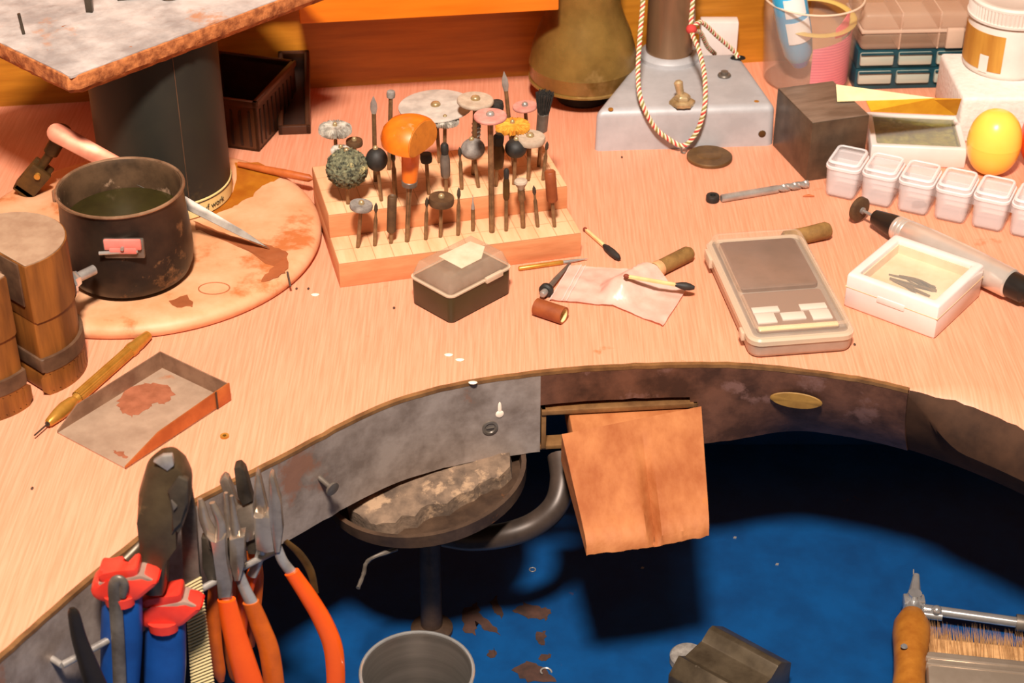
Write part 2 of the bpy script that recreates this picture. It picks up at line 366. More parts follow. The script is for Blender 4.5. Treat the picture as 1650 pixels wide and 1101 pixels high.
# ================================================================== setting
WALL_A = math.atan(.139)
def wally(x): return .367+.139*(x+.1503)
wm = MB(); wm.box(-.9, 1.0, 0, .02, -.02, .60, M=yaw((0, wally(0), 0), WALL_A))
o = put('wall_back', wm, 'wall_wood'); o['kind'] = 'structure'; o['label'] = 'orange wooden back panel behind the bench'
sm = MB(); sm.prism([(-.60, -.0005), (-.60, -.034), (-.190, -.034), (-.190, -.088), (0, -.088), (0, -.0005)], 0, .12, .001)
p = at(875, 16, .11); q = aty(874, 16, wally(.03)-.088)
tag(put('shelf', sm, 'shelf_wood', M=yaw((q.x, wally(q.x)-.0003, q.z), WALL_A)), 'bright orange wooden shelf front along the top of the back panel', 'shelf')

# ---- bench
RIM = [(-.305, -.55), (-.297, -.42), (-.277, -.34), (-.2496, -.2793), (-.1909, -.1802), (-.1312, -.1201), (-.0646, -.0620), (.0169, -.0345), (.1153, -.0257), (.1784, -.0337), (.2367, -.0533), (.2945, -.0967), (.343, -.155), (.378, -.23), (.398, -.33), (.405, -.55)]
CURVE = [Vector((p.x, p.y, 0)) for p in bez([(x, y, 0) for x, y in RIM], 14)]
def nrm(i):
    t = (CURVE[min(i+1, len(CURVE)-1)]-CURVE[max(i-1, 0)]).normalized(); return Vector((t.y, -t.x, 0))
def cx(px, py):
    p = at(px, py); return min(range(len(CURVE)), key=lambda i: (CURVE[i]-p).length)
I_SL = cx(872, 600); I_SR = cx(1136, 588); I_END = cx(1465, 630); I_L0 = 0
APR = -.058
bench = thing('workbench', 'wooden jeweller bench with a rounded cut-out and metal rim', 'workbench')
def und(i, z):
    """the right part of the edge curves back under the top"""
    t = min(1, max(0, (i-I_SR)/16)); return .024*(max(0, -z)/.06)**2*t*t*(3-2*t)
def column(i, zb):
    c = CURVE[i]; n = nrm(i); u = max(0, min(1, (i-I_END+2)/10)); r = .0015+.030*u*u*(3-2*u)
    pts = [Vector((c.x, .5, 0))]
    for k in range(9):
        a = math.pi/2*k/8; pts.append(c-n*r*(1-math.sin(a))+Vector((0, 0, -r*(1-math.cos(a)))))
    for k in range(1, 5):
        z = -r+(zb+r)*k/4; pts.append(c-n*und(i, z)*1.0+Vector((0, 0, z)))
    pts.append(Vector((c.x, .5, zb)))
    return pts
cols = []
for i in range(len(CURVE)):
    zs = [-.022] if I_SL < i < I_SR else [APR]
    if i == I_SL: zs = [APR, -.022]
    if i == I_SR: zs = [-.022, APR]
    for zb in zs: cols.append(column(i, zb))
first = [Vector((-.8, q.y, q.z)) for q in cols[0]]; last = [Vector((.85, q.y, q.z)) for q in cols[-1]]
cols = [first]+cols+[last]; k = len(cols[0]); tb = MB()
tb.raw([p for c in cols for p in c], [(a*k+j, a*k+(j+1) % k, (a+1)*k+(j+1) % k, (a+1)*k+j) for a in range(len(cols)-1) for j in range(k)])
put('tabletop', tb, 'table_wood', bench)
we = MB(); v = []; f = []; NE = 14  # dark skin over the right bullnose, its shade put into the colour
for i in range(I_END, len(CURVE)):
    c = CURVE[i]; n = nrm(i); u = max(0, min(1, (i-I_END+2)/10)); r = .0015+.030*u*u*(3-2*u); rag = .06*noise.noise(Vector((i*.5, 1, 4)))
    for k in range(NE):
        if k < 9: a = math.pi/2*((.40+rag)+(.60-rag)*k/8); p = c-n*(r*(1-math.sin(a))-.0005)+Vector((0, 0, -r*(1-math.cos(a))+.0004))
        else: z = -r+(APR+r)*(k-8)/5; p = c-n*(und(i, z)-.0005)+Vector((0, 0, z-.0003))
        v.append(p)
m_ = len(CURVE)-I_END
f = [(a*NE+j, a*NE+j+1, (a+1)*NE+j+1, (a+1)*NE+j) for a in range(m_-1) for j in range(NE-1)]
put('shaded_edge', we.raw(v, f), 'edge_shade', bench, label='painted shade on the rounded edge of the cut-out at the right')
def strip(i0, i1, zlo, th=.002, zhi=.0012, off=.0003, rough=0):
    m = MB(); v = []; f = []; K = 16
    for i in range(i0, i1+1):
        c = CURVE[i]; n = nrm(i); z = zlo(i) if callable(zlo) else zlo
        wob = rough*(noise.noise(Vector((i*.9, 3.1, 0)))); col = []
        for k in range(8):
            zz = zhi+wob+(z-zhi)*k/7; q = c+n*(off+th-und(i, min(0, zz))); col.append((q.x, q.y, zz))
        for k in range(8):
            zz = z+(zhi+wob-z)*k/7; q = c+n*(off-und(i, min(0, zz))); col.append((q.x, q.y, zz))
        v += col
    m_ = i1-i0+1
    for a in range(m_-1):
        for j in range(K): f.append((a*K+j, a*K+(j+1) % K, (a+1)*K+(j+1) % K, (a+1)*K+j))
    f.append(tuple(range(K))[::-1]); e = (m_-1)*K; f.append(tuple(e+q for q in range(K)))
    return m.raw(v, f)
put('rim_strip', strip(0, I_SL, APR, rough=.0008), 'zinc', bench, label='grey zinc strip along the left curve of the bench cut-out')
put('rim_strip', strip(I_SL, I_END, lambda i: -.0225 if i < I_SR else APR, rough=.0008), 'rusty_strip', bench, label='rust-brown metal strip along the right curve of the bench cut-out')
put('rim_edge', strip(0, I_END, -.0005, th=.0032, zhi=.0019, off=-.0007, rough=.0006), 'bronze_edge', bench)
# slot for the bench pin: back, cheeks, rails
sa = CURVE[I_SL]; sb = CURVE[I_SR]; sd = (sb-sa).normalized(); SM = frame(sa, sb); SW = (sb-sa).length
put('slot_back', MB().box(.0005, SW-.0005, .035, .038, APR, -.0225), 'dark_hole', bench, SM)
fr = MB(); fr.box(.001, SW-.001, -.0035, .004, -.0295, -.0262, .0004); fr.box(.001, .004, -.002, .034, APR+.002, -.0262, .0004); fr.box(SW-.004, SW-.001, -.0035, .034, APR+.002, -.0262, .0004); fr.box(-.012, SW-.001, -.001, .010, APR+.0005, APR+.0035, .0004)
put('slot_frame', fr, 'bronze_edge', bench, SM)
# screws and marks on the rim
def rimpt(px, py, z):
    i = min(range(len(CURVE)), key=lambda i: abs(825+F*((CURVE[i]+Vector((0, 0, z)))-CAM).x/((CURVE[i]+Vector((0, 0, z)))-CAM).dot(FW)-px))
    return CURVE[i]+nrm(i)*.0024+Vector((0, 0, z)), nrm(i)
p, n = rimpt(505, 760, -.026)
s = MB(); s.cyl(.0016, -.001, .010, 10); s.lathe([(.0016, .009), (.0042, .0105), (.0044, .012), (.001, .0124)], 16)
put('screw', s, 'dull_steel', bench, zframe(p, p+n+Vector((0, 0, -.15))), label='screw standing proud of the rim')
p, n = rimpt(788, 680, -.034)
s = MB(); s.lathe([(.005, 0), (.005, .0008), (.0036, .0009), (.003, .0002), (0, .0002)], 20); s.box(-.0025, .0025, -.0004, .0004, .0002, .0008)
put('screw', s, 'dull_steel', bench, zframe(p, p+n))
p, n = rimpt(808, 662, -.025)
s = MB(); s.ball(.0026, .0028, .0007); s.ball(.0012, .005, .0005, (0, .004, 0))
put('glue_blob', s, 'chip_pale', bench, zframe(p, p+n))
p, n = rimpt(1282, 641, -.020)
s = MB(); s.lathe([(.016, 0), (.015, .0006), (0, .0008)], 24, sx=1, sy=.36)
put('worn_patch', s, 'olive_worn', bench, zframe(p, p+n), label='ochre worn patch where the strip has flaked')

# ---- blue catch tray below the cut-out
TZ = -.20
tray = thing('catch_tray', 'blue painted catch tray below the bench cut-out', 'tray', TR(0, 0, TZ))
t = MB(); t.box(-.55, .60, -.62, .16, -.004, 0); put('tray_floor', t, 'blue_paint', tray)
t = MB(); t.box(-.55, .60, .16, .164, -.004, .05); t.box(-.554, -.55, -.62, .164, -.004, .05); t.box(.60, .604, -.62, .164, -.004, .05)
put('tray_wall', t, 'blue_paint', tray)
def blot(pxs, z, mat, name, parent, t=.0003, seed=1, M=None, zz=None):
    """thin worn or stained patch with a ragged outline given at photo pixels"""
    m = MB(); c = [at(x, y, z) for x, y in pxs]; out = []
    for a, b in zip(c, c[1:]+c[:1]):
        for k in range(5):
            q = a.lerp(b, k/5); q = q+Vector((noise.noise(q*420+Vector((seed, 0, 0))), noise.noise(q*420+Vector((0, seed, 5))), 0))*.0026; out.append((q.x, q.y))
    m.prism(out, z, z+t)
    for i, v in enumerate(m.v): m.v[i] = (v[0], v[1], v[2])
    o = put(name, m, mat, parent, smooth=False)
    if parent: o.matrix_parent_inverse = parent.matrix_basis.inverted()
    return o
for i, px in enumerate([[(745, 985), (768, 972), (775, 990), (800, 1012), (805, 1022), (780, 1015), (765, 1000), (768, 1022), (748, 1020)], [(825, 985), (845, 972), (870, 978), (890, 985), (880, 1000), (850, 996)], [(790, 970), (800, 960), (812, 998), (797, 988)], [(862, 1020), (880, 1018), (878, 1040), (866, 1038)], [(786, 1050), (798, 1046), (799, 1060), (788, 1061)], [(825, 1080), (850, 1065), (880, 1078), (895, 1098), (850, 1100)], [(868, 1060), (885, 1053), (888, 1062), (872, 1066)]]):
    blot(px, TZ, 'rust_patch', 'bare_patch', tray, seed=i)

# ================================================================== bench pin
PA = sa+sd*.012; 
pin = thing('bench_pin', 'worn wooden bench pin wedge jutting from the slot in the rim', 'bench pin')
bl = at(905, 700, -.024); br = at(1130, 655, -.024); fl = at(945, 873, -.050); fr_ = at(1143, 842, -.050); fm = at(1056, 860, -.050)
def pinhalf(b0, b1, f0, f1, seed, g0, g1):
    m = MB(); NU, NV = 24, 18
    def top(u, v):
        p = b0.lerp(b1, u).lerp(f0.lerp(f1, u), v)
        e = .0016*noise.noise(p*160+Vector((seed, 0, 0)))*(v**2)
        gr = 0
        if g0: gr = -.0070*max(0, 1-u/.13)**1.0*max(0,(v-.15)/.85)**.6
        if g1: gr = -.0070*max(0, 1-(1-u)/.13)**1.0*max(0,(v-.15)/.85)**.6
        rnd = -.0022*max(0, (v-.93)/.07)**2
        return p+Vector((0, -abs(e)*1.2 if v > .97 else 0, e*.5+gr+rnd))
    P = [[top(i/NU, j/NV) for i in range(NU+1)] for j in range(NV+1)]; k = NU+1
    v = [p for r in P for p in r]; o = len(v)
    for j in range(NV+1):
        for i in range(NU+1):
            w_ = j/NV; q_ = b0.lerp(b1, i/NU).lerp(f0.lerp(f1, i/NU), w_); v.append(Vector((P[j][i].x, P[j][i].y-.002*w_, q_.z-(.020-.012*w_))))
    f = [(j*k+i, j*k+i+1, (j+1)*k+i+1, (j+1)*k+i) for j in range(NV) for i in range(NU)]; f += [tuple(q+o for q in ff[::-1]) for ff in f]
    rim = [i for i in range(NU)]+[j*k+NU for j in range(NV)]+[NV*k+i for i in range(NU, 0, -1)]+[j*k for j in range(NV, 0, -1)]
    for a, b in zip(rim, rim[1:]+rim[:1]): f.append((b, a, a+o, b+o))
    return m.raw(v, f)
bm_ = bl.lerp(br, .56)
put('pin_half', pinhalf(bl, bm_, fl, fm, 1, False, True), 'pin_wood', pin)
put('pin_half', pinhalf(bm_, br, fm, fr_, 9, True, False), 'pin_wood', pin)
tg = MB(); tg.box(.018, SW-.006, -.022, .030, -.048, -.031, .001); put('tongue', tg, 'pin_wood', pin, SM)

# ================================================================== charcoal dish on its stem, pipe
dc = at(688, 757, -.070); dish = thing('soldering_dish', 'rusty round dish on a stem under the bench rim holding charcoal', 'dish', TR(dc.x, dc.y-.006, TZ) )
DZ = -.078-TZ; DM = TR(0, 0, DZ) @ RY(math.radians(-7))
d = MB(); d.lathe([(0, 0), (.058, 0), (.063, .003), (.064, .012), (.061, .012), (.0595, .005), (.05, .003), (0, .003)], 56, DM); put('dish_plate', d, 'rust_dish', dish)
d = MB(); d.cyl(.0072, .0, DZ-.02, 20); d.cyl(.010, DZ-.022, DZ+.001, 20); d.lathe([(.014, 0), (.014, .003), (.008, .006)], 24); put('stem', d, 'rust_dish', dish)
ch = MB(); NU = 26
def chtop(u, v):
    # jagged broken front edge
    x = -.046+.1*u; f0 = -.054+.014*u+.034*u*u+.006*noise.noise(Vector((u*9, 2, 0)))+.003*noise.noise(Vector((u*30, 7, 0)))
    y = f0+(.05-f0)*v; r = math.hypot(x, y); s_ = min(1, .056/max(r, 1e-4))
    return Vector((x*s_, y*s_, .0165+.002*noise.noise(Vector((x*120, y*120, 1)))-.004*max(0, 1-v*8)))
ch.grid(chtop, NU, 10, .012)
c_ = thing('charcoal_block', 'broken crusty charcoal slab lying in the rusty dish', 'charcoal', TR(dc.x, dc.y-.006, TZ) @ DM)
put('slab', ch, 'charcoal', c_)
pp = [at(902, 735, -.06), at(906, 775, -.068), at(895, 815, -.078), at(862, 845, -.088), at(815, 862, -.094), at(760, 868, -.10), at(715, 862, -.10)]
pm = MB(); pm.tube(bez(pp, 8), .0078, 16); tag(put('bent_pipe', pm, 'pipe'), 'bent grey pipe curving between the round dish and the bench pin', 'pipe')
wr = MB(); wpts = bez([at(640, 885, -.085), at(605, 897, -.085), at(590, 908, -.09), at(586, 925, -.09), at(577, 948, -.092)], 6)
wr.tube(wpts, [.0011+.0007*abs(noise.noise(p*400)) for p in wpts], 8); tag(put('wire_scrap', wr, 'dull_steel'), 'thin crumpled wire hanging below the rusty dish', 'wire')

# ================================================================== things on the blue tray
c = at(672, 1082, -.105); CS = 92*mpp(c)/.0305; cup = thing('metal_cup', 'shiny spun metal cup standing on the blue tray', 'cup', TR(c.x, c.y, TZ))
H = -.105-TZ; m = MB(); m.shell([(.024*CS, 0), (.0255*CS, .002), (.0295*CS, H-.002), (.0305*CS, H)], .0012, 56); put('cup_body', m, 'brush_steel', cup)
m = MB(); m.tube([(.0302*CS*math.cos(a*math.pi/24), .0302*CS*math.sin(a*math.pi/24), H) for a in range(48)], .0011, 8, closed=True); put('rolled_rim', m, 'chrome', cup)

# swage block
q0 = at(1095, 1085, -.105); q1 = at(1200, 1030, -.105)
AM = frame(at(1120, 1105, TZ), at(1178, 1048, TZ)); 
an = thing('swage_block', 'small dark steel swage block with angled faces on the blue tray', 'steel block', yaw((at(1172, 1128, TZ).x, at(1172, 1128, TZ).y, TZ), math.radians(-40)))
# profile across the block (local y), extruded along local x
prof = [(-.030, 0), (.030, 0), (.030, .026), (.017, .036), (.013, .036), (.006, .030), (-.012, .030), (-.020, .037), (-.030, .028)]
m = MB(); m.prism(prof, -.026, .026, .0006, M=Matrix(((0, 0, 1, 0), (1, 0, 0, 0), (0, 1, 0, 0), (0, 0, 0, 1)))); put('block_body', m, 'anvil', an)
m = MB(); m.box(-.024, .024, .0065, .0125, .0318, .0322, M=TR(0, 0, 0)); 
pd = at(1110, 1046, TZ+.012)
m = MB(); m.lathe([(.011, 0), (.012, .001), (.012, .006), (.011, .007)], 28); tag(put('pale_disc', m, 'grey_abrasive', M=TR(pd.x, pd.y, TZ) ), 'small pale round disc beside the swage block', 'disc')

# saw frame
saw = thing('saw_frame', 'jeweller saw frame with a turned wooden handle on the blue tray', 'saw')
A = at(1464, 1115, TZ+.016); B = at(1470, 992, TZ+.014); L = (B-A).length
m = MB(); m.lathe([(0, -.03), (.009, -.028), (.011, -.01), (.0098, .2*L), (.0105, .45*L), (.0122, .72*L), (.0118, .86*L), (.008, L), (0, L)], 24); put('handle', m, 'saw_handle', saw, zframe(A, B))
m = MB(); m.lathe([(.0023, 0), (.0018, .0008), (0, .001)], 12); pv = at(1457, 1042, TZ+.0265); put('rivet', m, 'chrome', saw, TR(*pv))
Cc = at(1472, 972, TZ+.016)
m = MB(); m.lathe([(.0075, 0), (.0068, .004), (.0058, .010), (.0062, .014), (.0045, .018), (.003, .028), (.0022, .034)], 18); put('ferrule', m, 'chrome', saw, zframe(B, Cc))
m = MB(); m.box(-.007, .007, -.004, .004, -.004, .005, .001, M=frame(Cc, Cc+Vector((1, -.05, 0)))); m.cyl(.0045, -.002, .009, 12, TR(*Cc)); put('clamp', m, 'chrome', saw)
e0 = at(1488, 982, TZ+.013); e1 = at(1700, 1012, TZ+.013); m = MB(); m.tube([e0, e1], .0036, 14); put('arm', m, 'chrome', saw)
m = MB(); m.tube([at(1486, 990, TZ+.013), at(1518, 994, TZ+.013)], .003, 10); m.ball(.0036, .0036, .0036, at(1509, 984, TZ+.017)); put('adjusting_screw', m, 'chrome', saw)
m = MB(); m.tube([at(1637, 1003, TZ+.013), at(1720, 1014, TZ+.013)], .0055, 14); put('arm_collar', m, 'dull_steel', saw)
m = MB(); m.tube([Cc, at(1472, 918, TZ+.02)], [.0012, .0004], 6); put('blade', m, 'steel', saw)

# wide brush: bristles and ferrule
br0 = at(1497, 1072, TZ+.012); br1 = at(1690, 1092, TZ+.012); bru = thing('paint_brush', 'wide flat brush with tan bristles lying on the blue tray', 'brush', frame(br0, br1)); BW = (br1-br0).length
m = MB(); n_ = 0
for i in range(900):
    x = BW*RND.random(); z = RND.uniform(-.007, .007); ln = .030+.006*RND.random()+.004*noise.noise(Vector((x*90, 1, 0))); dx = RND.uniform(-.003, .003)
    r = .00045; b = Vector((x, 0, z)); tp = Vector((x+dx, ln, z*1.25+RND.uniform(-.001, .001)))
    m.raw([b+Vector((-r, 0, 0)), b+Vector((r, 0, 0)), b+Vector((0, 0, r*1.6)), tp], [(0, 1, 3), (1, 2, 3), (2, 0, 3)])
m.box(.001, BW-.001, 0, .020, -.006, .006, .002)
put('bristles', m, 'bristle_tan', bru, kind='stuff', smooth=False)
m = MB(); m.box(-.003, BW+.003, -.035, .004, -.0095, .0095, .003); m.box(-.0035, BW+.0035, -.004, -.0015, -.0102, .0102, .001); m.box(-.0035, BW+.0035, -.010, -.0075, -.0102, .0102, .001); put('ferrule', m, 'ferrule', bru)
m = MB(); m.box(.01, BW-.01, -.11, -.034, -.006, .006, .004); put('handle', m, 'saw_handle', bru)
# little metal scraps on the tray
for px, py, k, lab in [(858, 919, 'ring', 'tiny jump ring on the blue tray beside the bench pin shadow'), (1035, 916, 'chip', 'tiny pale metal chip in the shadow of the bench pin'), (880, 1085, 'curl', 'curled metal shaving near the lower edge of the blue tray'), (1252, 910, 'chip', 'pale metal fleck on the open blue tray'), (1184, 867, 'chip', 'metal fleck at the back of the blue tray beside the pin')]:
    p = at(px, py, TZ)
    m = MB()
    if k == 'ring': m.tube([(.0021*math.cos(a*math.pi/8), .0021*math.sin(a*math.pi/8), .0005) for a in range(16)], .0004, 6, closed=True)
    elif k == 'curl': m.tube([(.0035*math.cos(a*.3), .0035*math.sin(a*.3), .0006+.0004*a/4) for a in range(14)], .0006, 6)
    else: m.prism([(-.0012, -.0006), (.0008, -.001), (.0014, .0006), (-.0004, .0009)], 0, .0006)
    tag(put('metal_scrap', m, 'steel', M=TR(*p)), lab, 'scrap', 'metal scraps on the blue tray')

# ================================================================== left side of the bench
DT = .011
rb = thing('round_board', 'round pale wooden board under the dark pot and black canister', 'board', TR(-.25, .12, 0))
m = MB(); m.lathe([(0, 0), (.116, 0), (.1190, .0012), (.1205, .0040), (.1205, .0060), (.1190, .0085), (.1160, .0100), (.1120, .0107), (.1060, DT), (0, DT)], 96); put('disc', m, 'disc_wood', rb)
def stain(px, mat, seed, name='stain'):
    return blot(px, DT, mat, name, rb, t=.00025, seed=seed)
stain([(380, 262), (415, 262), (455, 285), (420, 300), (400, 320), (372, 335), (330, 352), (350, 330), (378, 310)], 'yellow_stain', 3)
stain([(310, 355), (360, 375), (430, 395), (462, 405), (466, 430), (452, 445), (420, 455), (440, 430), (400, 405), (320, 372)], 'stain', 5)
stain([(272, 487), (302, 475), (312, 494), (285, 495)], 'stain', 8)
m = MB(); m.tube([(.009*math.cos(a*math.pi/16)*1.1, .009*math.sin(a*math.pi/16)*.8, 0) for a in range(32)], .0005, 6, closed=True); q = at(345, 465, DT)
put('ring_mark', m, 'stain', rb, TR(q.x+.25, q.y-.12, DT))
m = MB(); a_, b_ = at(463, 438, .0125), at(468, 462, .006); m.tube([a_, a_.lerp(b_, .5), b_], .0007, 6); o = put('crack', m, 'chip_dark', rb); o.matrix_parent_inverse = rb.matrix_basis.inverted()

# black canister with a cream band
cc = Vector((-.2405, .1715, DT)); can = thing('canister', 'tall black canister with a cream band at its foot', 'canister', TR(*cc))
CR = .0442; CH = .135-DT
m = MB(); m.lathe([(CR, .0135), (CR, CH-.003), (CR-.001, CH), (0, CH)], 64); m.lathe([(CR-.001, .004), (CR-.001, .014)], 64); put('body', m, 'black_can', can)
m = MB(); m.lathe([(0, 0), (CR-.0015, 0), (CR+.0004, .0015), (CR+.0006, .0128), (CR-.0005, .0135)], 64); put('base_band', m, 'cream', can)
m = MB(); m.lathe([(CR+.0005, .0112), (CR+.0009, .0114), (CR+.0009, .0119), (CR+.0005, .0121)], 64); put('band_line', m, 'ink', can)
m = MB(); m.tube([(CR*math.cos(-1.05), CR*math.sin(-1.05), z) for z in (.016, CH-.004)], .0003, 6); put('seam', m, 'leather', can)
fc = bpy.data.curves.new('t', 'FONT'); fc.body = 'Tuf work'; fc.size = .0062; fc.extrude = .0001; fo = bpy.data.objects.new('t', fc); COL.objects.link(fo)
bpy.context.view_layer.update(); me = bpy.data.meshes.new_from_object(fo.evaluated_get(bpy.context.evaluated_depsgraph_get())); bpy.data.objects.remove(fo)
for v in me.vertices:
    a = -.92+v.co.x/CR; r = CR+.0008+v.co.z; v.co = Vector((r*math.cos(a), r*math.sin(a), .0040+v.co.y))
put('band_lettering', me, 'ink', can)

# soldering board on the canister
SB = .136
F0 = at(118, 160, SB); R0 = at(530, 2, SB); xd = (R0-F0).normalized(); SBM = frame(F0, R0)
sb_ = thing('soldering_board', 'scorched grey soldering board resting on the black canister', 'board', SBM)
LX, LY, TH = .213, .16, .0135
m = MB(); NX = 40
outl = [(i/NX*LX, 0) for i in range(NX+1)]+[(LX, i/NX*LY) for i in range(1, NX+1)]+[(LX-i/NX*LX, LY) for i in range(1, NX+1)]+[(0, LY-i/NX*LY) for i in range(1, NX)]
def jag(p, k): return (p[0]+.0012*noise.noise(Vector((p[0]*150, p[1]*150, k))), p[1]+.0012*noise.noise(Vector((p[0]*150, p[1]*150, k+7))))
outl = [(.004, .002) if (x < .001 and y < .001) else (x, y) for x, y in outl]
v = []; n = len(outl); cxm, cym = LX/2, LY/2
rings = [(0, .004), (.35, .0), (.75, .0), (.95, .0004), (1.0, .0014)]
for fz, ins in rings:
    for p in outl:
        q = jag(p, fz*3); v.append((q[0]+(ins if q[0] < cxm else -ins), q[1]+(ins if q[1] < cym else -ins), TH*fz))
f = [(j*n+i, j*n+(i+1) % n, (j+1)*n+(i+1) % n, (j+1)*n+i) for j in range(len(rings)-1) for i in range(n)]; f.append(tuple(range(n))[::-1])
f.append(tuple((len(rings)-1)*n+i for i in range(n)))
m.raw(v, f); put('board_core', m, 'board_edge', sb_)
m = MB(); v = []
m.grid(lambda u, w_: (.0014+u*(LX-.0028), .0014+w_*(LY-.0028), TH+.0006+.0009*noise.noise(Vector((u*22, w_*22, 2)))+.0007*noise.noise(Vector((u*60, w_*60, 4)))), 60, 60, .0014); put('board_face', m, 'board_ash', sb_)
SBT = SB+TH
def on_board(name, lab, cat, mb, mat, M): return tag(put(name, mb, mat, M=M), lab, cat)
b0 = at(39, 56, SBT); t0 = aty(30, 22, b0.y); m = MB(); m.tube([(0, 0, -.002), (t0.x-b0.x, 0, t0.z-b0.z)], .0011, 8); on_board('nail', 'thin dark nail standing in the soldering board', 'nail', m, 'dark_steel', TR(*b0))
b0 = at(145, 20, SBT); m = MB(); m.prism([(-.0022, -.0022), (.0022, -.0022), (.0022, .0022), (-.0022, .0022)], -.002, .035, .0004); on_board('iron_peg', 'dark square iron peg standing in the soldering board', 'peg', m, 'dark_steel', TR(*b0))
a0, a1 = at(190, 4, SBT), at(262, -6, SBT); m = MB(); m.box(0, (a1-a0).length, 0, .007, .0003, .004, .0006); m.box(.002, (a1-a0).length-.002, .0012, .0058, .004, .0055, .0004); on_board('iron_bar', 'flat dark iron bar lying on the soldering board', 'bar', m, 'dark_steel', frame(a0, a1))
q = at(275, -3, SBT); m = MB(); m.lathe([(.005, 0), (.0075, .002), (.0078, .006), (.0068, .006), (.0062, .003), (0, .002)], 24); on_board('small_dish', 'little pale ceramic dish on the soldering board', 'dish', m, 'pale_abrasive', TR(*q))

# pot
pc = Vector((-.2465, .064, DT)); pot = thing('pot', 'old blackened metal pot of murky liquid on the round board', 'pot', TR(*pc))
PH = .063
m = MB(); m.shell([(.028, 0), (.0335, .0012), (.0378, .0045), (.0402, .010), (.0412, .018), (.0410, .030), (.0395, .048), (.0388, PH-.003), (.0398, PH)], .0014, 64); put('pot_body', m, 'pot_out', pot)
m = MB(); m.lathe([(.0390, .024), (.0378, .047), (.0372, PH-.003), (.0382, PH), (.0378, PH-.0002), (.0368, PH-.003), (.0374, .047), (.0386, .024), (.0390, .024)], 64); put('pot_lining', m, 'pot_in', pot)
m = MB(); m.tube([(.0395*math.cos(a*math.pi/32), .0395*math.sin(a*math.pi/32), PH) for a in range(64)], .0011, 8, closed=True); put('pot_rim', m, 'pot_rim', pot)
m = MB(); m.tube([(-.038, .006, PH-.004), (-.0425, .004, PH-.006), (-.0435, .003, PH-.012)], [.003, .0025, .0012], 8); put('pouring_lip', m, 'pot_rim', pot)
bk = aty(200, 402, pc.y-.0415); hb = Vector((bk.x-pc.x, -.0405, bk.z-DT))
m = MB(); m.box(-.0125, .0125, -.0022, .002, -.006, .007, .001, TR(*hb)); put('handle_bracket', m, 'dull_steel', pot)
m = MB(); m.box(-.0115, .0115, -.0045, -.002, .001, .0085, .001, TR(*hb)); m.box(-.0085, .0085, -.0048, -.002, -.0015, .003, .0008, TR(*hb)); put('handle_stub', m, 'pink_plastic', pot)
m = MB(); m.cyl(.0012, -.0015, .0015, 10, TR(hb.x, hb.y-.0048, hb.z+.003) @ RX(math.pi/2)); m.tube([Vector((-.015, -.004, -.001))+hb, Vector((.009, -.0035, .0002))+hb], .0012, 8); put('rivet', m, 'steel', pot)
m = MB(); m.lathe([(0, 0), (.0372, 0), (.0372, .0006), (0, .0006)], 48); tag(put('liquid', m, 'murky', M=TR(pc.x, pc.y, DT+.042)), 'murky olive liquid inside the blackened pot', 'liquid')

# long copper-ended tweezers leaning behind the pot
T0 = at(435, 401, DT+.0012); T1 = at(78, 207, .0905); 
tw = thing('pickle_tongs', 'long tongs with a copper end and steel point passing behind the pot', 'tongs', frame(T0, T1)); TL = (T1-T0).length
def flatbar(prof, th, z=0):
    m = MB(); n = len(prof); pts = [(x, -w_) for x, w_ in prof]+[(x, w_) for x, w_ in prof[::-1]]
    return m.prism(pts, z-th/2, z+th/2, .0003)
RT = RX(math.radians(-50))
m = MB(); m.prism([(0, 0), (.02, -.0022), (.10, -.0052), (.10, .0052), (.02, .0022)], -.0008, .0008, .0003); put('steel_arm', m, 'dull_steel', tw, RT)
m = MB(); ce = [(TL-.006+.0064*math.cos(a*math.pi/8), .0064*math.sin(a*math.pi/8)) for a in range(-4, 5)]; m.prism([(.10, .0056), (.10, -.0056)]+ce, -.0009, .0009, .0003); put('copper_arm', m, 'copper', tw, RT)

# brass universal joint on a disc foot
uj = at(46, 333, 0); u = thing('swivel_joint', 'dark brass swivel joint on a round metal foot behind the clamp', 'joint', TR(*uj))
m = MB(); m.lathe([(0, 0), (.0165, 0), (.0175, .0015), (.0172, .004), (.014, .0055), (0, .006)], 32); put('foot', m, 'dull_steel', u)
def up_(px, py): 
    q = aty(px, py, uj.y); return Vector((q.x-uj.x, 0, q.z-uj.z))
m = MB(); m.lathe([(.0052, .005), (.0052, .014), (.0042, .0145), (.0042, .021)], 16); put('stem', m, 'old_brass', u)
FM = TR(*up_(54, 288)) @ RY(math.radians(42))
m = MB(); m.box(-.0075, .0075, -.0065, -.0028, -.012, .013, .001, FM); m.box(-.0075, .0075, .0028, .0065, -.012, .013, .001, FM); m.box(-.0075, .0075, -.0065, .0065, -.013, -.007, .001, FM); put('fork', m, 'old_brass', u)
m = MB(); m.cyl(.0022, -.009, .009, 12, FM @ TR(0, 0, .008) @ RX(math.pi/2)); put('pivot', m, 'brass', u)
e0, e1, e2 = up_(62, 275), up_(82, 246), up_(105, 206)
m = MB(); m.tube([e0, e1], .0032, 12); m.tube([e1, e1.lerp(e2, .5), e1.lerp(e2, .52), e2], [.0052, .0052, .0046, .0046], 14); put('arm', m, 'old_brass', u)

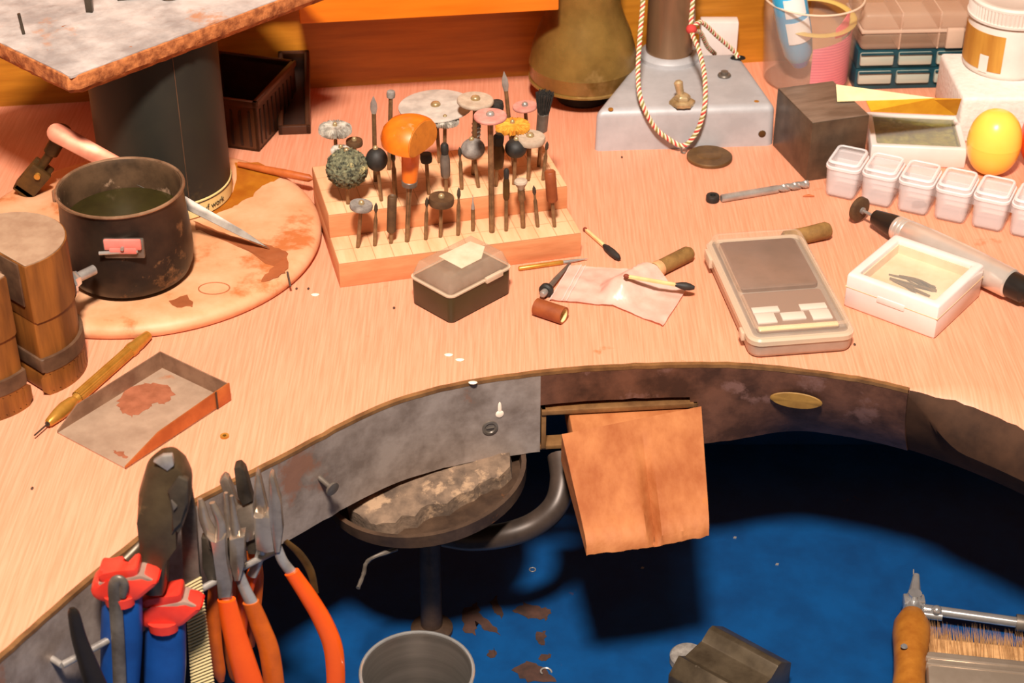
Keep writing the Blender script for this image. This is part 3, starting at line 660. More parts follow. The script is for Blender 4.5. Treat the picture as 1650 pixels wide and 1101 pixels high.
# wooden ring clamp with two jaws
CN = Vector((-.66, -.75, 0)).normalized(); ca = math.atan2(CN.y, CN.x)
cl = thing('ring_clamp', 'big split wooden ring clamp with leather feet standing at the left edge', 'clamp', yaw((-.2935, -.0285, 0), ca))
def dpoly(r, cut, mir=None):
    pts = []
    for a in range(49):
        t_ = 2*math.pi*a/48; x, y = r*math.cos(t_), r*math.sin(t_)
        if x <= cut: pts.append((x, y))
    h = math.sqrt(r*r-cut*cut); pts = [p for p in pts if p[0] < cut-.0005]
    ang = sorted(pts, key=lambda p: math.atan2(p[1], p[0]) % (2*math.pi)); ang = [(cut, h)]+ang+[(cut, -h)]
    if mir is not None: ang = [(2*mir-x, y) for x, y in ang]
    return ang
R_ = .0345
for mir in (None, .0165):
    kind = '' 
    m = MB(); m.prism(dpoly(R_, .0105, mir), .050, .0885, .0012); m.prism(dpoly(R_-.0012, .0100, mir), .022, .051, .001); j = put('jaw', m, 'clamp_wood', cl)
    m = MB(); m.prism(dpoly(R_-.0008, .0098, mir), .0885, .0892, .0003); put('jaw_end', m, 'clamp_top', j)
    m = MB(); m.prism(dpoly(R_+.001, .0115, mir), .016, .0255, .0012); f2 = MB().prism(dpoly(R_+.0006, .0110, mir), 0, .0165, .004, seg=3); put('foot', f2, 'clamp_wood', j); put('leather_band', m, 'leather', j)
    m = MB(); x_ = .0105 if mir is None else 2*mir-.0105; s_ = 1 if mir is None else -1
    m.box(min(x_, x_+s_*.0012), max(x_, x_+s_*.0012), -.027, .027, .060, .0883, .0004); put('leather_pad', m, 'leather', j)
m = MB(); m.cyl(.0032, -.056, .075, 14, TR(0, 0, .044) @ RY(math.pi/2)); put('bolt', m, 'steel', cl)
m = MB(); m.tube([(.0115+.010*k/40, .0052*math.cos(k*.95), .044+.0052*math.sin(k*.95)) for k in range(41)], .0009, 6); put('spring', m, 'dull_steel', cl)
m = MB(); m.lathe([(.0105, 0), (.0105, .0015)], 24, TR(-R_-.0003, 0, .044) @ RY(-math.pi/2)); m.lathe([(.0058, .0015), (.0062, .004), (.0048, .0085), (.0035, .009)], 6, TR(-R_-.0003, 0, .044) @ RY(-math.pi/2)); put('nut', m, 'chrome', cl)

# brown plastic boxes at the back
F0 = at(418, 245); ang = math.radians(74); bx = thing('ridged_box', 'open ridged brown plastic box behind the black canister', 'box', yaw((F0.x, F0.y, 0), ang))
BL_, BW_, BH = .076, .062, .040
m = MB(); tk = .002
m.box(0, BL_, 0, tk, 0, BH); m.box(0, BL_, BW_-tk, BW_, 0, BH); m.box(0, tk, 0, BW_, 0, BH); m.box(BL_-tk, BL_, 0, BW_, 0, BH); m.box(0, BL_, 0, BW_, 0, tk); put('box_body', m, 'brown_plastic', bx)
m = MB()
for k in range(9): m.box(.006+k*.0075, .0078+k*.0075, -.0007, .0004, .004, BH-.008); 
for k in range(8): m.box(-.0007, .0004, .005+k*.0072, .0068+k*.0072, .004, BH-.008)
put('ridges', m, 'dark_plastic', bx)
m = MB(); m.box(-.0012, BL_+.0012, -.0012, tk+.0004, BH-.004, BH+.0008, .0004); m.box(-.0012, tk+.0004, -.0012, BW_+.0012, BH-.004, BH+.0008, .0004); m.box(-.0012, BL_+.0012, BW_-tk, BW_+.0012, BH-.004, BH+.0008, .0004); m.box(BL_-tk, BL_+.0012, 0, BW_, BH-.004, BH+.0008, .0004); put('rim', m, 'brown_plastic', bx)
B0 = at(449, 219); B1 = at(501, 217); T_ = aty(521, 92, wally(-.15)-.003); upv = (T_-B1)
ld = thing('box_lid', 'dark brown shallow lid leaning on the back panel beside the ridged box', 'lid')
m = MB(); W_ = (B1-B0).length; nv = frame(B0, B1).to_3x3(); ln = upv.length; xax = (B1-B0).normalized(); zax = upv.normalized(); zax = (zax-xax*zax.dot(xax)).normalized(); yax = zax.cross(xax)
LM = Matrix(((xax.x, yax.x, zax.x, B0.x), (xax.y, yax.y, zax.y, B0.y), (xax.z, yax.z, zax.z, B0.z), (0, 0, 0, 1))); ld.matrix_basis = LM
m.box(0, W_, .0, .003, .001, ln, .0008); put('panel', m, 'dark_plastic', ld)
m = MB(); e = .004
m.box(0, W_, -.008, .001, .001, e, .001); m.box(0, W_, -.008, .001, ln-e, ln, .001); m.box(0, e, -.008, .001, .001, ln, .001); m.box(W_-e, W_, -.008, .001, .001, ln, .001); put('raised_edge', m, 'brown_plastic', ld)

# thin wooden stick
S0, S1 = at(382, 264, DT+.003), at(506, 289, DT+.0035); L = (S1-S0).length
m = MB(); m.lathe([(0, 0), (.0018, .001), (.0026, .02), (.0030, L*.6), (.0028, L-.004), (0, L)], 14); tag(put('wooden_stick', m, 'stick_wood', M=zframe(S0, S1)), 'thin reddish wooden stick lying between canister and burr stand', 'stick')

# pin vice
V0, V1 = at(77, 683, .0036), at(241, 538, .0036); L = (V1-V0).length; pv = thing('pin_vice', 'knurled brass pin vice lying beside the tin scoop', 'pin vice', zframe(V0, V1))
f_ = lambda px: (px-77)/(241-77)*L
m = MB(); m.lathe([(.0016, 0), (.0026, .001), (.0040, f_(92)), (.0044, f_(103)), (.0036, f_(114)), (.0026, f_(118)), (.0034, f_(122))], 24); put('nose', m, 'brass', pv)
m = MB(); N_ = 36; l0, l1 = f_(122), f_(206); v = []; 
for z in (l0, l1):
    for k in range(N_): r = .0036 if k % 2 else .0039; v.append((r*math.cos(2*math.pi*k/N_), r*math.sin(2*math.pi*k/N_), z))
m.raw(v, [(k, (k+1) % N_, N_+(k+1) % N_, N_+k) for k in range(N_)]); put('knurled_body', m, 'brass', pv)
m = MB(); m.lathe([(.0040, f_(205)), (.0044, f_(208)), (.0044, f_(213)), (.0038, f_(214)), (.0040, f_(222)), (.0030, f_(238)), (.001, L)], 24); put('tail', m, 'brass', pv)
m = MB(); m.cyl(.0005, -.0125, .001, 8); m.cyl(.0016, -.0006, .0006, 12); put('needle', m, 'dark_steel', pv)

# tin scoop tray
FR_ = at(203, 757); FL_ = at(82, 705); BRr = at(371, 646); ax = (BRr-FR_); L = ax.length
sc = thing('tin_scoop', 'open-fronted tin scoop tray with low copper-coloured walls', 'scoop', frame(FR_, BRr)); W_ = (FL_-FR_).length*.995; h = .0125
m = MB(); m.box(0, L, 0, W_, .0002, .001); put('floor_plate', m, 'tray_tin', sc)
m = MB(); sxz = Matrix(((1, 0, 0, 0), (0, 0, -1, 0), (0, 1, 0, 0), (0, 0, 0, 1)))
m.prism([(0, .0003), (L, .0003), (L, h), (L*.32, h*.82), (0, .002)], -.0008, 0, 0, sxz); put('side_wall', m, 'tray_copper', sc)
m = MB(); m.prism([(0, .0003), (L, .0003), (L, h), (L*.20, h*.9), (0, .002)], -W_, -W_+.0008, 0, sxz); put('side_wall', m, 'tray_brown', sc)
m = MB(); m.box(L-.0008, L, 0, W_, .0003, h, 0); put('back_wall', m, 'tray_brown', sc)
m = MB(); m.box(L-.010, L+.0005, -.0006, .0003, .0005, h+.0003, .0002); put('folded_tab', m, 'tray_copper', sc)
m = MB(); m.box(L-.0112, L-.0104, -.0008, -.0001, .0005, h); put('seam', m, 'chip_dark', sc)
mk('scoop_rust', (186, 112, 80), (160, 92, 62), scale=120, rough=.6, alpha=.65)
for i, px in enumerate([[(188, 645), (205, 625), (235, 616), (272, 622), (284, 636), (262, 652), (246, 650), (236, 662), (212, 672), (196, 664)], [(180, 726), (200, 730), (206, 738), (190, 736)]]):
    blot(px, .00105, 'scoop_rust', 'rust_stain', sc, t=.00012, seed=20+i)

# ================================================================== pliers hung on the rod along the rim
HR = thing('hanging_rod', 'thin steel rod along the rim that the pliers hang on', 'rod')
rp = [at(100, 1072, -.025), at(150, 1045, -.025), at(270, 980, -.025), at(360, 930, -.025), at(440, 890, -.025)]
m = MB(); m.tube(rp, .0020, 12); put('rod', m, 'steel', HR)
e = rp[-1]; ii = min(range(len(CURVE)), key=lambda i: (CURVE[i]-e-Vector((0, 0, .025))).length); w0 = CURVE[ii]+Vector((0, 0, -.025))
m = MB(); m.tube([e, e.lerp(w0, 1.0)], .0018, 10); e = rp[0]; ii = min(range(len(CURVE)), key=lambda i: (CURVE[i]-e-Vector((0, 0, .025))).length); put('bracket', m, 'steel', HR); m = MB(); m.tube([e, CURVE[ii]+Vector((0, 0, -.025))], .0018, 10); put('bracket', m, 'steel', HR)
def plate(px, Y, th, bev=.0008):
    """solid plate whose outline stands upright in the plane y=Y"""
    pts = [aty(x, y, Y) for x, y in px]; m = MB()
    return m.prism([(p.x, p.z) for p in pts], -th/2, th/2, bev, Matrix(((1, 0, 0, 0), (0, 0, -1, Y), (0, 1, 0, 0), (0, 0, 0, 1))))
def ptube(px, Y, flat=1.0, n=14, sm=6, dY=0):
    """px: (x, y, r) in pixels, or (x, y, r, Y)"""
    P = []; R = []
    for q in px:
        yy = q[3] if len(q) > 3 else Y; p = aty(q[0], q[1], yy); P.append(p); R.append(q[2]*mpp(p))
    C = bez(P, sm); RR = [R[min(i//sm, len(R)-1)]+(R[min(i//sm+1, len(R)-1)]-R[min(i//sm, len(R)-1)])*((i % sm)/sm) for i in range(len(C))]
    return MB().tube(C, RR, n, flat, upv=(0, 1, 0))

# heavy end nippers
Y = -.224
np_ = thing('end_nippers', 'heavy dark nippers with blue grips and red collars', 'nippers')
m = plate([(226, 784), (236, 751), (256, 734), (278, 731), (298, 747), (308, 769), (307, 809), (296, 842), (279, 864), (272, 889), (269, 948), (236, 948), (231, 882), (225, 827)], Y, .016, .003); put('jaw', m, 'nip_head', np_)
m = plate([(247, 742), (262, 733), (278, 732), (281, 748), (270, 757), (262, 749)], Y-.0072, .003, .0004); put('cutting_edge', m, 'steel', np_)
m = plate([(270, 790), (288, 765), (304, 772), (304, 808), (292, 838), (277, 860), (281, 820)], Y-.0072, .004, .0008); put('jaw_cheek', m, 'dark_steel', np_)
m = plate([(276, 805), (286, 815), (280, 822)], Y-.0095, .002, .0002); put('cutting_edge', m, 'dull_steel', np_)
m = plate([(244, 752), (231, 785), (231, 825), (236, 872), (262, 872), (272, 840), (258, 790)], Y+.011, .012, .002); put('jaw', m, 'nip_head', np_)
for k, (dx, dy, YY) in enumerate([(0, 0, Y-.001), (-70, -42, Y-.012)]):
    T = lambda L_: [(x+dx, y+dy) for x, y in L_]
    g = put('grip', ptube([(x+dx, y+dy, r) for x, y, r in [(268, 985, 30), (267, 1020, 33), (266, 1070, 34), (264, 1130, 32), (262, 1180, 28)]], YY, .62), 'nip_blue', np_)
    put('red_collar', plate(T([(218, 982), (224, 966), (248, 972), (300, 956), (329, 966), (327, 974), (298, 998), (286, 1002), (236, 1002), (220, 992)]), YY, .013, .003), 'nip_red', g)
    put('red_collar', plate(T([(231, 960), (232, 948), (262, 957), (292, 940), (297, 948), (296, 962), (264, 974), (232, 974)]), YY, .0115, .0022), 'nip_red', g)
    put('collar_web', plate(T([(230, 970), (300, 957), (322, 966), (240, 984)]), YY-.0002, .0120, .001), 'nip_grey', g)
    put('red_band', ptube([(x+dx, y+dy, r) for x, y, r in [(262, 1000, 26), (264, 1014, 24)]], YY-.004, .7), 'nip_red', g)
m = ptube([(205, 905, 12, Y-.010), (226, 884, 12, Y-.004), (244, 862, 12, Y+.004)], Y, .6); put('shank', m, 'nip_head', np_)

# flat rasp
Y = -.207
rs = thing('flat_rasp', 'flat steel rasp with coarse cross teeth beside the nippers', 'file')
m = plate([(290, 800), (309, 786), (316, 827), (322, 922), (346, 1115), (309, 1115), (297, 937)], Y, .004, .0008); put('blank', m, 'dull_steel', rs)
m = MB()
for k in range(34):
    t_ = k/33; y0 = 938+t_*170; xa = 298+(309-298)*t_; xb = 324+(345-324)*t_; a = aty(xa, y0+7, Y-.0024); b = aty(xb, y0-7, Y-.0024); m.tube([a, b], .00062, 6)
put('teeth', m, 'scale_bar', rs, kind='stuff')

# hooked steel rod and black handle at the left
Y = -.244
m = ptube([(196, 962, 7), (200, 943, 8), (192, 934, 9), (184, 944, 10), (187, 985, 11), (191, 1050, 11), (194, 1130, 11)], Y, .6); tag(put('hook_tool', m, 'dull_steel'), 'bent steel hook hanging left of the nippers', 'hook')
m = ptube([(116, 980, 5), (119, 990, 10), (128, 1030, 13), (142, 1070, 16), (158, 1115, 20)], -.268, .5); tag(put('tool_handle', m, 'black_plastic'), 'black plastic tool handle at the lower left of the rim', 'handle')

G = 'orange-handled pliers on the rod'
# bent-nose pliers
Y = -.198; pl = thing('bent_nose_pliers', 'orange-handled pliers with thick curved jaws next to the rasp', 'pliers', group=G)
put('jaw', ptube([(322, 804, 4), (325, 815, 7), (330, 838, 9), (340, 860, 11), (346, 880, 11)], Y+.003, .8), 'plier_steel', pl)
put('jaw', ptube([(342, 810, 5), (348, 824, 7), (355, 842, 8), (356, 862, 10), (352, 880, 11)], Y-.003, .8), 'plier_steel', pl)
put('joint_plate', plate([(325, 862), (346, 866), (352, 905), (350, 935), (338, 938), (327, 912)], Y+.004, .005), 'dark_steel', pl)
put('joint_plate', plate([(333, 858), (350, 872), (365, 856), (366, 900), (374, 940), (374, 958), (352, 960), (349, 920), (346, 880)], Y-.003, .006), 'plier_steel', pl)
put('shank', ptube([(363, 945, 10), (366, 972, 10)], Y-.003, .6), 'steel', pl)
put('grip', ptube([(365, 966, 15), (374, 1005, 18), (388, 1055, 21), (406, 1115, 23), (420, 1170, 20)], Y-.004, .6), 'grip_orange', pl)
put('grip', ptube([(345, 938, 9), (345, 980, 12), (344, 1030, 14), (352, 1080, 12), (356, 1098, 6)], Y+.012, .6), 'grip_brown_shaded', pl)
# round-nose pliers
Y = -.187; pl = thing('round_nose_pliers', 'orange-handled pliers with two slim pointed round jaws in the middle', 'pliers', group=G)
put('jaw', ptube([(364, 794, 3), (365, 812, 4.5), (368, 850, 7), (370, 862, 8)], Y+.003), 'plier_steel', pl)
put('jaw', ptube([(373, 799, 3), (376, 820, 5), (380, 850, 8), (382, 862, 9)], Y-.003), 'plier_steel', pl)
put('joint_plate', plate([(370, 862), (384, 862), (396, 855), (395, 905), (388, 930), (378, 930), (372, 900)], Y-.003, .008), 'plier_steel', pl)
put('joint_plate', plate([(358, 862), (374, 858), (384, 880), (384, 918), (366, 925)], Y+.005, .006), 'dark_steel', pl)
put('shank', ptube([(384, 922, 9), (394, 948, 10), (408, 976, 11)], Y-.003, .6), 'steel', pl)
put('grip', ptube([(404, 970, 14), (420, 1010, 16), (434, 1050, 17), (443, 1115, 17), (444, 1160, 14)], Y-.003, .6), 'grip_brown_shaded', pl)
put('grip', ptube([(372, 925, 8), (370, 980, 11), (372, 1040, 13), (380, 1088, 11), (383, 1100, 5)], Y+.014, .6), 'grip_brown_shaded', pl)
# flat-nose pliers, behind
Y = -.166; pl = thing('flat_nose_pliers', 'pliers with broad flat jaws behind the other pliers against the rim', 'pliers', group=G)
put('jaw', plate([(354, 772), (362, 764), (369, 768), (390, 820), (378, 828), (366, 802)], Y+.002, .006), 'plier_steel', pl)
put('jaw', plate([(378, 749), (388, 746), (396, 754), (409, 802), (392, 810), (384, 795)], Y-.002, .007), 'dark_steel', pl)
put('joint_plate', plate([(376, 818), (392, 808), (410, 802), (414, 840), (412, 862), (398, 868), (382, 845)], Y, .008), 'plier_steel', pl)
put('shank', ptube([(405, 860, 9), (408, 890, 9)], Y, .6), 'dark_steel', pl)
put('shank', ptube([(394, 860, 9), (386, 890, 9)], Y+.003, .6), 'dark_steel', pl)
put('grip', ptube([(408, 888, 11), (412, 930, 13), (408, 980, 13), (400, 1040, 11)], Y+.004, .6), 'grip_brown_shaded', pl)
put('grip', ptube([(386, 888, 11), (380, 930, 13), (382, 980, 13), (392, 1040, 11)], Y+.010, .6), 'grip_brown_shaded', pl)
# needle-nose pliers
Y = -.179; pl = thing('needle_nose_pliers', 'orange-handled needle-nose pliers with open pointed jaws, nearest the round dish', 'pliers', group=G)
put('jaw', plate([(412, 762), (415, 756), (419, 762), (432, 818), (430, 830), (410, 830), (408, 812)], Y+.002, .006), 'plier_steel', pl)
put('jaw', plate([(434, 768), (437, 759), (442, 764), (453, 805), (457, 850), (452, 886), (442, 886), (434, 822)], Y-.003, .006), 'plier_steel', pl)
put('joint_plate', plate([(409, 826), (424, 832), (430, 822), (444, 830), (448, 882), (430, 886), (413, 880)], Y-.002, .007), 'plier_steel', pl)
put('shank', ptube([(446, 880, 8), (456, 905, 9), (474, 928, 10)], Y-.003, .6), 'steel', pl)
put('grip', ptube([(470, 922, 13), (497, 962, 15), (522, 1005, 16), (538, 1050, 16), (541, 1115, 15), (534, 1150, 10)], Y-.004, .6), 'grip_orange', pl)
put('shank', ptube([(424, 880, 8), (416, 905, 8), (406, 928, 8)], Y+.004, .6), 'steel', pl)
put('grip', ptube([(408, 922, 10), (398, 950, 11), (388, 1000, 12), (384, 1060, 11)], Y+.008, .6), 'grip_orange', pl)
put('leaf_spring', ptube([(460, 872, 5), (482, 892, 7), (500, 920, 7), (509, 956, 5)], Y+.006, .35), 'old_brass', pl)

# ================================================================== stepped burr stand and its tools
HO = at(548, 464); HX = at(936, 413); HM = frame(HO, HX); HL = (HX-HO).length; Z1, Z2, YS, YB = .018, .035, .035, .106
hs = thing('burr_stand', 'two-step pale wooden stand full of rotary burrs and wheels', 'tool stand', HM)
m = MB(); m.box(0, HL, 0, YB, 0, Z1-.0006, .0006); st = put('lower_step', m, 'holder_wood', hs)
m = MB(); m.box(.0003, HL-.0003, .0003, YS, Z1-.0007, Z1, .0002); put('ruled_face', m, 'holder_top', st)
m = MB(); m.box(0, HL, YS, YB, Z1-.0004, Z2-.0006, .0006); st = put('upper_step', m, 'holder_wood', hs)
m = MB(); m.box(.0003, HL-.0003, YS+.0003, YB-.0003, Z2-.0007, Z2, .0002); put('ruled_face', m, 'holder_top', st)
GT = 'rotary tools in the burr stand'

def bristle_disc(r, t, hub, n=72, jit=.12):
    m = MB(); v = []; rg = random.Random(int(r*1e6))
    for zz, rr in ((-t/2, .75), (-t*.25, 1), (t*.25, 1), (t/2, .75)):
        for k in range(n):
            q = r*rr*(1-(jit*rg.random() if k % 2 else jit*.3*rg.random()))*(1 if k % 2 == 0 else .86); v.append((q*math.cos(2*math.pi*k/n), q*math.sin(2*math.pi*k/n), zz+t*.16*(rg.random()-.5)))
    f = [(j*n+k, j*n+(k+1) % n, (j+1)*n+(k+1) % n, (j+1)*n+k) for j in range(3) for k in range(n)]
    v += [(0, 0, -t*.45), (0, 0, t*.45)]; c0, c1 = 4*n, 4*n+1
    f += [((k+1) % n, k, c0) for k in range(n)]+[(3*n+k, 3*n+(k+1) % n, c1) for k in range(n)]
    return m.raw(v, f)
def fuzzy_ball(rx, rz, amp=.11):
    m = MB(); m.ball(rx, rx, rz, n=64)
    for i, v in enumerate(m.v):
        p = Vector(v); s_ = 1+amp*noise.noise(p*900)+amp*.6*noise.noise(p*2200); m.v[i] = tuple(p*s_)
    return m
def tool(name, label, base, top, lvl, kind, w=0, h=0, mat='grey_abrasive', sr=.0013, cat='burr', mat2='switch_brass', Yoff=0):
    """a rotary tool stuck in the stand; base and top are its photo pixels, w and h its head size in pixels"""
    B = at(base[0], base[1], lvl); T = aty(top[0], top[1], B.y+Yoff); L = (T-B).length; s = mpp(B); w *= s; h *= s*1.12
    t = thing(name, label, cat, zframe(B, T), GT); sh = MB(); d = -.007
    def screw(z, r=.0022): put('screw', MB().lathe([(r, z-.0004), (r, z+.0010), (r*.8, z+.0020), (r*.4, z+.0026), (0, z+.0027)], 14), mat2, t)
    if kind == 'disc':
        sh.cyl(sr, d, L, 10); th = max(h, .0012); put('wheel', MB().lathe([(0, L-th/2), (w/2*.96, L-th/2), (w/2, L-th*.25), (w/2, L+th*.25), (w/2*.96, L+th/2), (0, L+th/2)], 40), mat, t); screw(L+th/2, min(.0034, max(.0017, w*.13)))
    elif kind == 'wheelbrush':
        sh.cyl(sr, d, L, 10); put('bristle_wheel', bristle_disc(w/2, max(h, .003), .002), mat, t, TR(0, 0, L)); screw(L+max(h, .003)*.45, .0016)
    elif kind == 'ball':
        sh.cyl(sr, d, L, 10); put('head', MB().ball(w/2, w/2, h/2, (0, 0, L), 28), mat, t); screw(L+h/2-.0006, .0018)
    elif kind == 'fuzz':
        sh.cyl(sr, d, L, 10); put('bristle_head', fuzzy_ball(w/2, h/2), mat, t, TR(0, 0, L)); screw(L+h/2-.0006, .0018)
    elif kind == 'burr':
        sh.lathe([(sr, d), (sr, L*.62), (sr*.65, L*.68), (sr*.55, L*.8)], 10); put('cutter', MB().lathe([(sr*.55, L*.78), (sr*1.0, L*.84), (sr*.85, L*.93), (sr*.15, L)], 10), 'dark_steel', t)
    elif kind == 'needle':
        sh.lathe([(sr, d), (sr, L*.6)], 10); put('cutter', MB().lathe([(sr, L*.59), (sr*.8, L*.7), (sr*.35, L*.8), (sr*.08, L)], 10), 'steel', t)
    elif kind == 'blade':
        sh.cyl(sr, d, L*.8, 10); put('blade', MB().lathe([(sr, L*.79), (sr*1.6, L*.86), (sr*1.4, L*.92), (sr*.1, L)], 12, sx=1, sy=.4), 'steel', t)
    elif kind == 'cyl':
        sh.cyl(sr, d, L-h*.5, 10); put('sleeve', MB().lathe([(w/2*.85, L-h), (w/2, L-h+.0008), (w/2, L-.0008), (w/2*.85, L), (w/2*.5, L-.001), (0, L-.001)], 20), mat, t)
    elif kind == 'bullet':
        sh.cyl(sr, d, L-h*.6, 10); put('collet', MB().lathe([(sr, L-h), (w/2*.9, L-h*.93), (w/2, L-h*.8), (w/2, L-h*.45), (w/2*.72, L-h*.3)], 18), mat, t)
        put('tip', MB().lathe([(w/2*.7, L-h*.32), (w/2*.8, L-h*.2), (w/2*.8, L-h*.06), (w/2*.5, L)], 16), 'dark_rubber', t)
    elif kind == 'cupburr':
        sh.lathe([(sr, d), (sr, L*.55), (sr*1.6, L*.6), (sr*1.5, L-h)], 12); put('cup', MB().lathe([(sr*1.2, L-h), (w/2*.6, L-h*.7), (w/2, L-h*.2), (w/2*.92, L), (w/2*.5, L+.001), (0, L+.0013)], 20), mat, t)
    elif kind == 'endbrush':
        sh.cyl(sr, d, L-h*.5, 10); put('ferrule', MB().lathe([(sr, L-h), (w/2*.6, L-h*.92), (w/2*.62, L-h*.52), (w/2*.5, L-h*.5)], 16), 'dull_steel', t)
        m = MB(); rg = random.Random(5)
        for k in range(90):
            a = rg.random()*6.283; q = math.sqrt(rg.random())*w/2*.55; e = Vector((q*1.75*math.cos(a), q*1.75*math.sin(a), L-rg.random()*h*.04)); b = Vector((q*math.cos(a), q*math.sin(a), L-h*.54)); m.tube([b, e], [.0004, .0004], 4)
        put('bristles', m, mat, t, kind='stuff')
    elif kind == 'spiral':
        sh.cyl(sr, d, L-h*.5, 10); m = MB(); m.cyl(w/2*.75, L-h, L, 14); m.tube([(w/2*.8*math.cos(k*.8), w/2*.8*math.sin(k*.8), L-h+h*k/40) for k in range(41)], w*.13, 6); put('coil', m, mat, t)
    elif kind == 'stub':
        sh.cyl(sr, d, L-h*.4, 10); put('head', MB().lathe([(sr, L-h), (w/2*.9, L-h*.85), (w/2, L-h*.5), (w/2*.9, L-.0006), (w/2*.6, L)], 20), mat, t)
    put('shank', sh, 'shank', t)
    return t
tool('stone_wheel', 'grey stone wheel at the front left corner of the stand', (576.5, 399), (582, 332), Z1, 'disc', 37, 7, 'grey_abrasive', cat='grinding wheel')
tool('thin_burr', 'thin burr between the corner stone wheel and the dark cylinder', (604, 396), (606, 327), Z1, 'burr')
tool('cylinder_point', 'dark cylindrical stone point in the front row', (630, 392), (632, 316), Z1, 'cyl', 15, 58, 'brown_rubber', cat='grinding point')
tool('thin_burr', 'slim burr just right of the orange handle shank', (686, 386), (688, 318), Z1, 'burr')
tool('rubber_polisher', 'thick dark wheel with a brass top in the front row', (709.6, 382), (711, 323), Z1, 'disc', 41, 11, 'brown_rubber', cat='polishing wheel')
tool('thin_burr', 'burr right of the thick dark front-row wheel', (738, 379), (739.5, 302), Z1, 'burr')
tool('needle_burr', 'needle-tipped burr at the middle of the front row', (762, 372), (762, 313), Z1, 'needle')
tool('pink_polisher', 'tall pink disc on a long thick shank from the front row', (792.6, 374), (790, 188), Z1, 'disc', 52, 5, 'pink_abrasive', sr=.0019, cat='polishing wheel', mat2='steel')
tool('black_tip_point', 'brass-bodied point with a black tip in the front row', (815.5, 372), (816, 272), Z1, 'bullet', 11, 50, 'old_brass')
tool('cup_burr', 'flared cup burr in the right half of the front row', (843, 367), (839, 291), Z1, 'cupburr', 22, 14, 'pale_abrasive', sr=.0016)
tool('thin_burr', 'leaning burr beside the brown sleeve at the right end', (866.5, 365.5), (860, 299), Z1, 'burr')
tool('sanding_sleeve', 'brown sanding sleeve at the right end of the front row', (893.5, 365.5), (886, 276), Z1, 'cyl', 18, 48, 'brown_sleeve', cat='sanding sleeve')
# upper step
tool('bristle_wheel', 'silvery bristle wheel at the back left corner of the stand', (542, 268), (540, 209), Z2, 'wheelbrush', 54, 14, 'white_bristle', cat='brush wheel')
tool('small_disc', 'small brown disc behind the mossy ball brush', (573, 268), (571, 230), Z2, 'disc', 27, 8, 'brown_rubber', cat='polishing wheel')
tool('cotton_wheel', 'little white wheel peeping over the mossy ball brush', (549, 288), (549, 243), Z2, 'wheelbrush', 33, 10, 'white_bristle', cat='brush wheel')
tool('ball_brush', 'mossy green-grey ball brush at the left of the stand', (560.7, 328.5), (559, 271), Z2, 'fuzz', 66, 56, 'green_bristle', cat='brush')
tool('black_ball', 'black rounded rubber wheel right of the mossy ball brush', (614.5, 323.5), (607, 257), Z2, 'ball', 35, 35, 'dark_rubber', cat='polishing wheel')
tool('spear_blade', 'tall rod with a flat spear tip behind the black ball wheel', (605, 292), (601.7, 155), Z2, 'blade', sr=.0015)
tool('frayed_rod', 'tall rod with a frayed grey tip beside the spear-tipped rod', (627, 273), (630, 146), Z2, 'stub', 14, 12, 'grey_abrasive', sr=.0015)
tool('thin_burr', 'dark burr just left of the orange mushroom handle', (637, 318), (633, 244), Z2, 'burr', sr=.0016)
tool('felt_disc', 'largest pale grey felt disc behind the orange mushroom handle', (708, 262), (702, 171), Z2, 'disc', 118, 3, 'felt', cat='felt disc')
tool('bristle_wheel', 'small white bristle wheel in front of the largest felt disc', (716, 281), (717, 195), Z2, 'wheelbrush', 46, 10, 'white_bristle', cat='brush wheel')
tool('collet_point', 'steel collet with a dark tip right of the orange mushroom handle', (719, 311), (716, 231), Z2, 'bullet', 16, 56, 'dull_steel')
tool('rubber_wedge', 'dark rubber wedge point under the orange mushroom cap', (691, 313), (686, 247), Z2, 'stub', 20, 16, 'dark_rubber')
tool('cream_polisher', 'cream disc with a brass screw overlapping the largest felt disc', (763, 281), (766, 163), Z2, 'disc', 58, 6, 'pale_abrasive', sr=.0016, cat='polishing wheel')
tool('black_stub_brush', 'stubby black bristle brush behind the tall pink disc', (803, 262), (800, 163), Z2, 'stub', 23, 17, 'black_bristle', cat='brush')
tool('needle_file', 'tallest needle with a leaf-shaped tip at the back of the stand', (828, 268), (812, 115), Z2, 'blade', sr=.0014, cat='needle')
tool('pink_polisher', 'flat pink disc with a steel screw at the back right', (852, 251), (846, 172), Z2, 'disc', 40, 4, 'pink_abrasive', cat='polishing wheel', mat2='steel')
tool('end_brush', 'black end brush in a steel ferrule at the back right corner', (868, 268), (878, 149), Z2, 'endbrush', 30, 64, 'black_bristle', cat='brush')
tool('gold_brush', 'frayed golden brass wheel brush on the right half', (829, 280), (826, 204), Z2, 'wheelbrush', 56, 12, 'gold_bristle', cat='brush wheel')
tool('cream_polisher', 'thick cream wheel with a domed screw at the right of the stand', (851, 291), (854, 224), Z2, 'disc', 49, 9, 'pale_abrasive', cat='polishing wheel')
tool('green_wheel', 'dark green rounded wheel beside the thick cream wheel', (828, 297), (831, 239), Z2, 'ball', 35, 28, 'dark_rubber', cat='polishing wheel')
tool('collet_point', 'glassy collet with a black tip left of the dark green wheel', (799, 300), (804, 216), Z2, 'bullet', 21, 56, 'old_brass')
tool('brown_wheel', 'grey-brown rounded wheel at the centre of the stand', (771, 302), (762, 240), Z2, 'ball', 39, 30, 'grey_abrasive', cat='polishing wheel')
tool('coil_point', 'small coiled metal point behind the grey-brown rounded wheel', (764, 272), (768, 196), Z2, 'spiral', 15, 34, 'dull_steel')
tool('thin_burr', 'beaded thin burr left of the grey-brown rounded wheel', (744, 305), (740.5, 237), Z2, 'burr')
tool('thin_burr', 'plain thin burr at the far right of the upper step', (875, 290), (882, 228), Z2, 'burr')
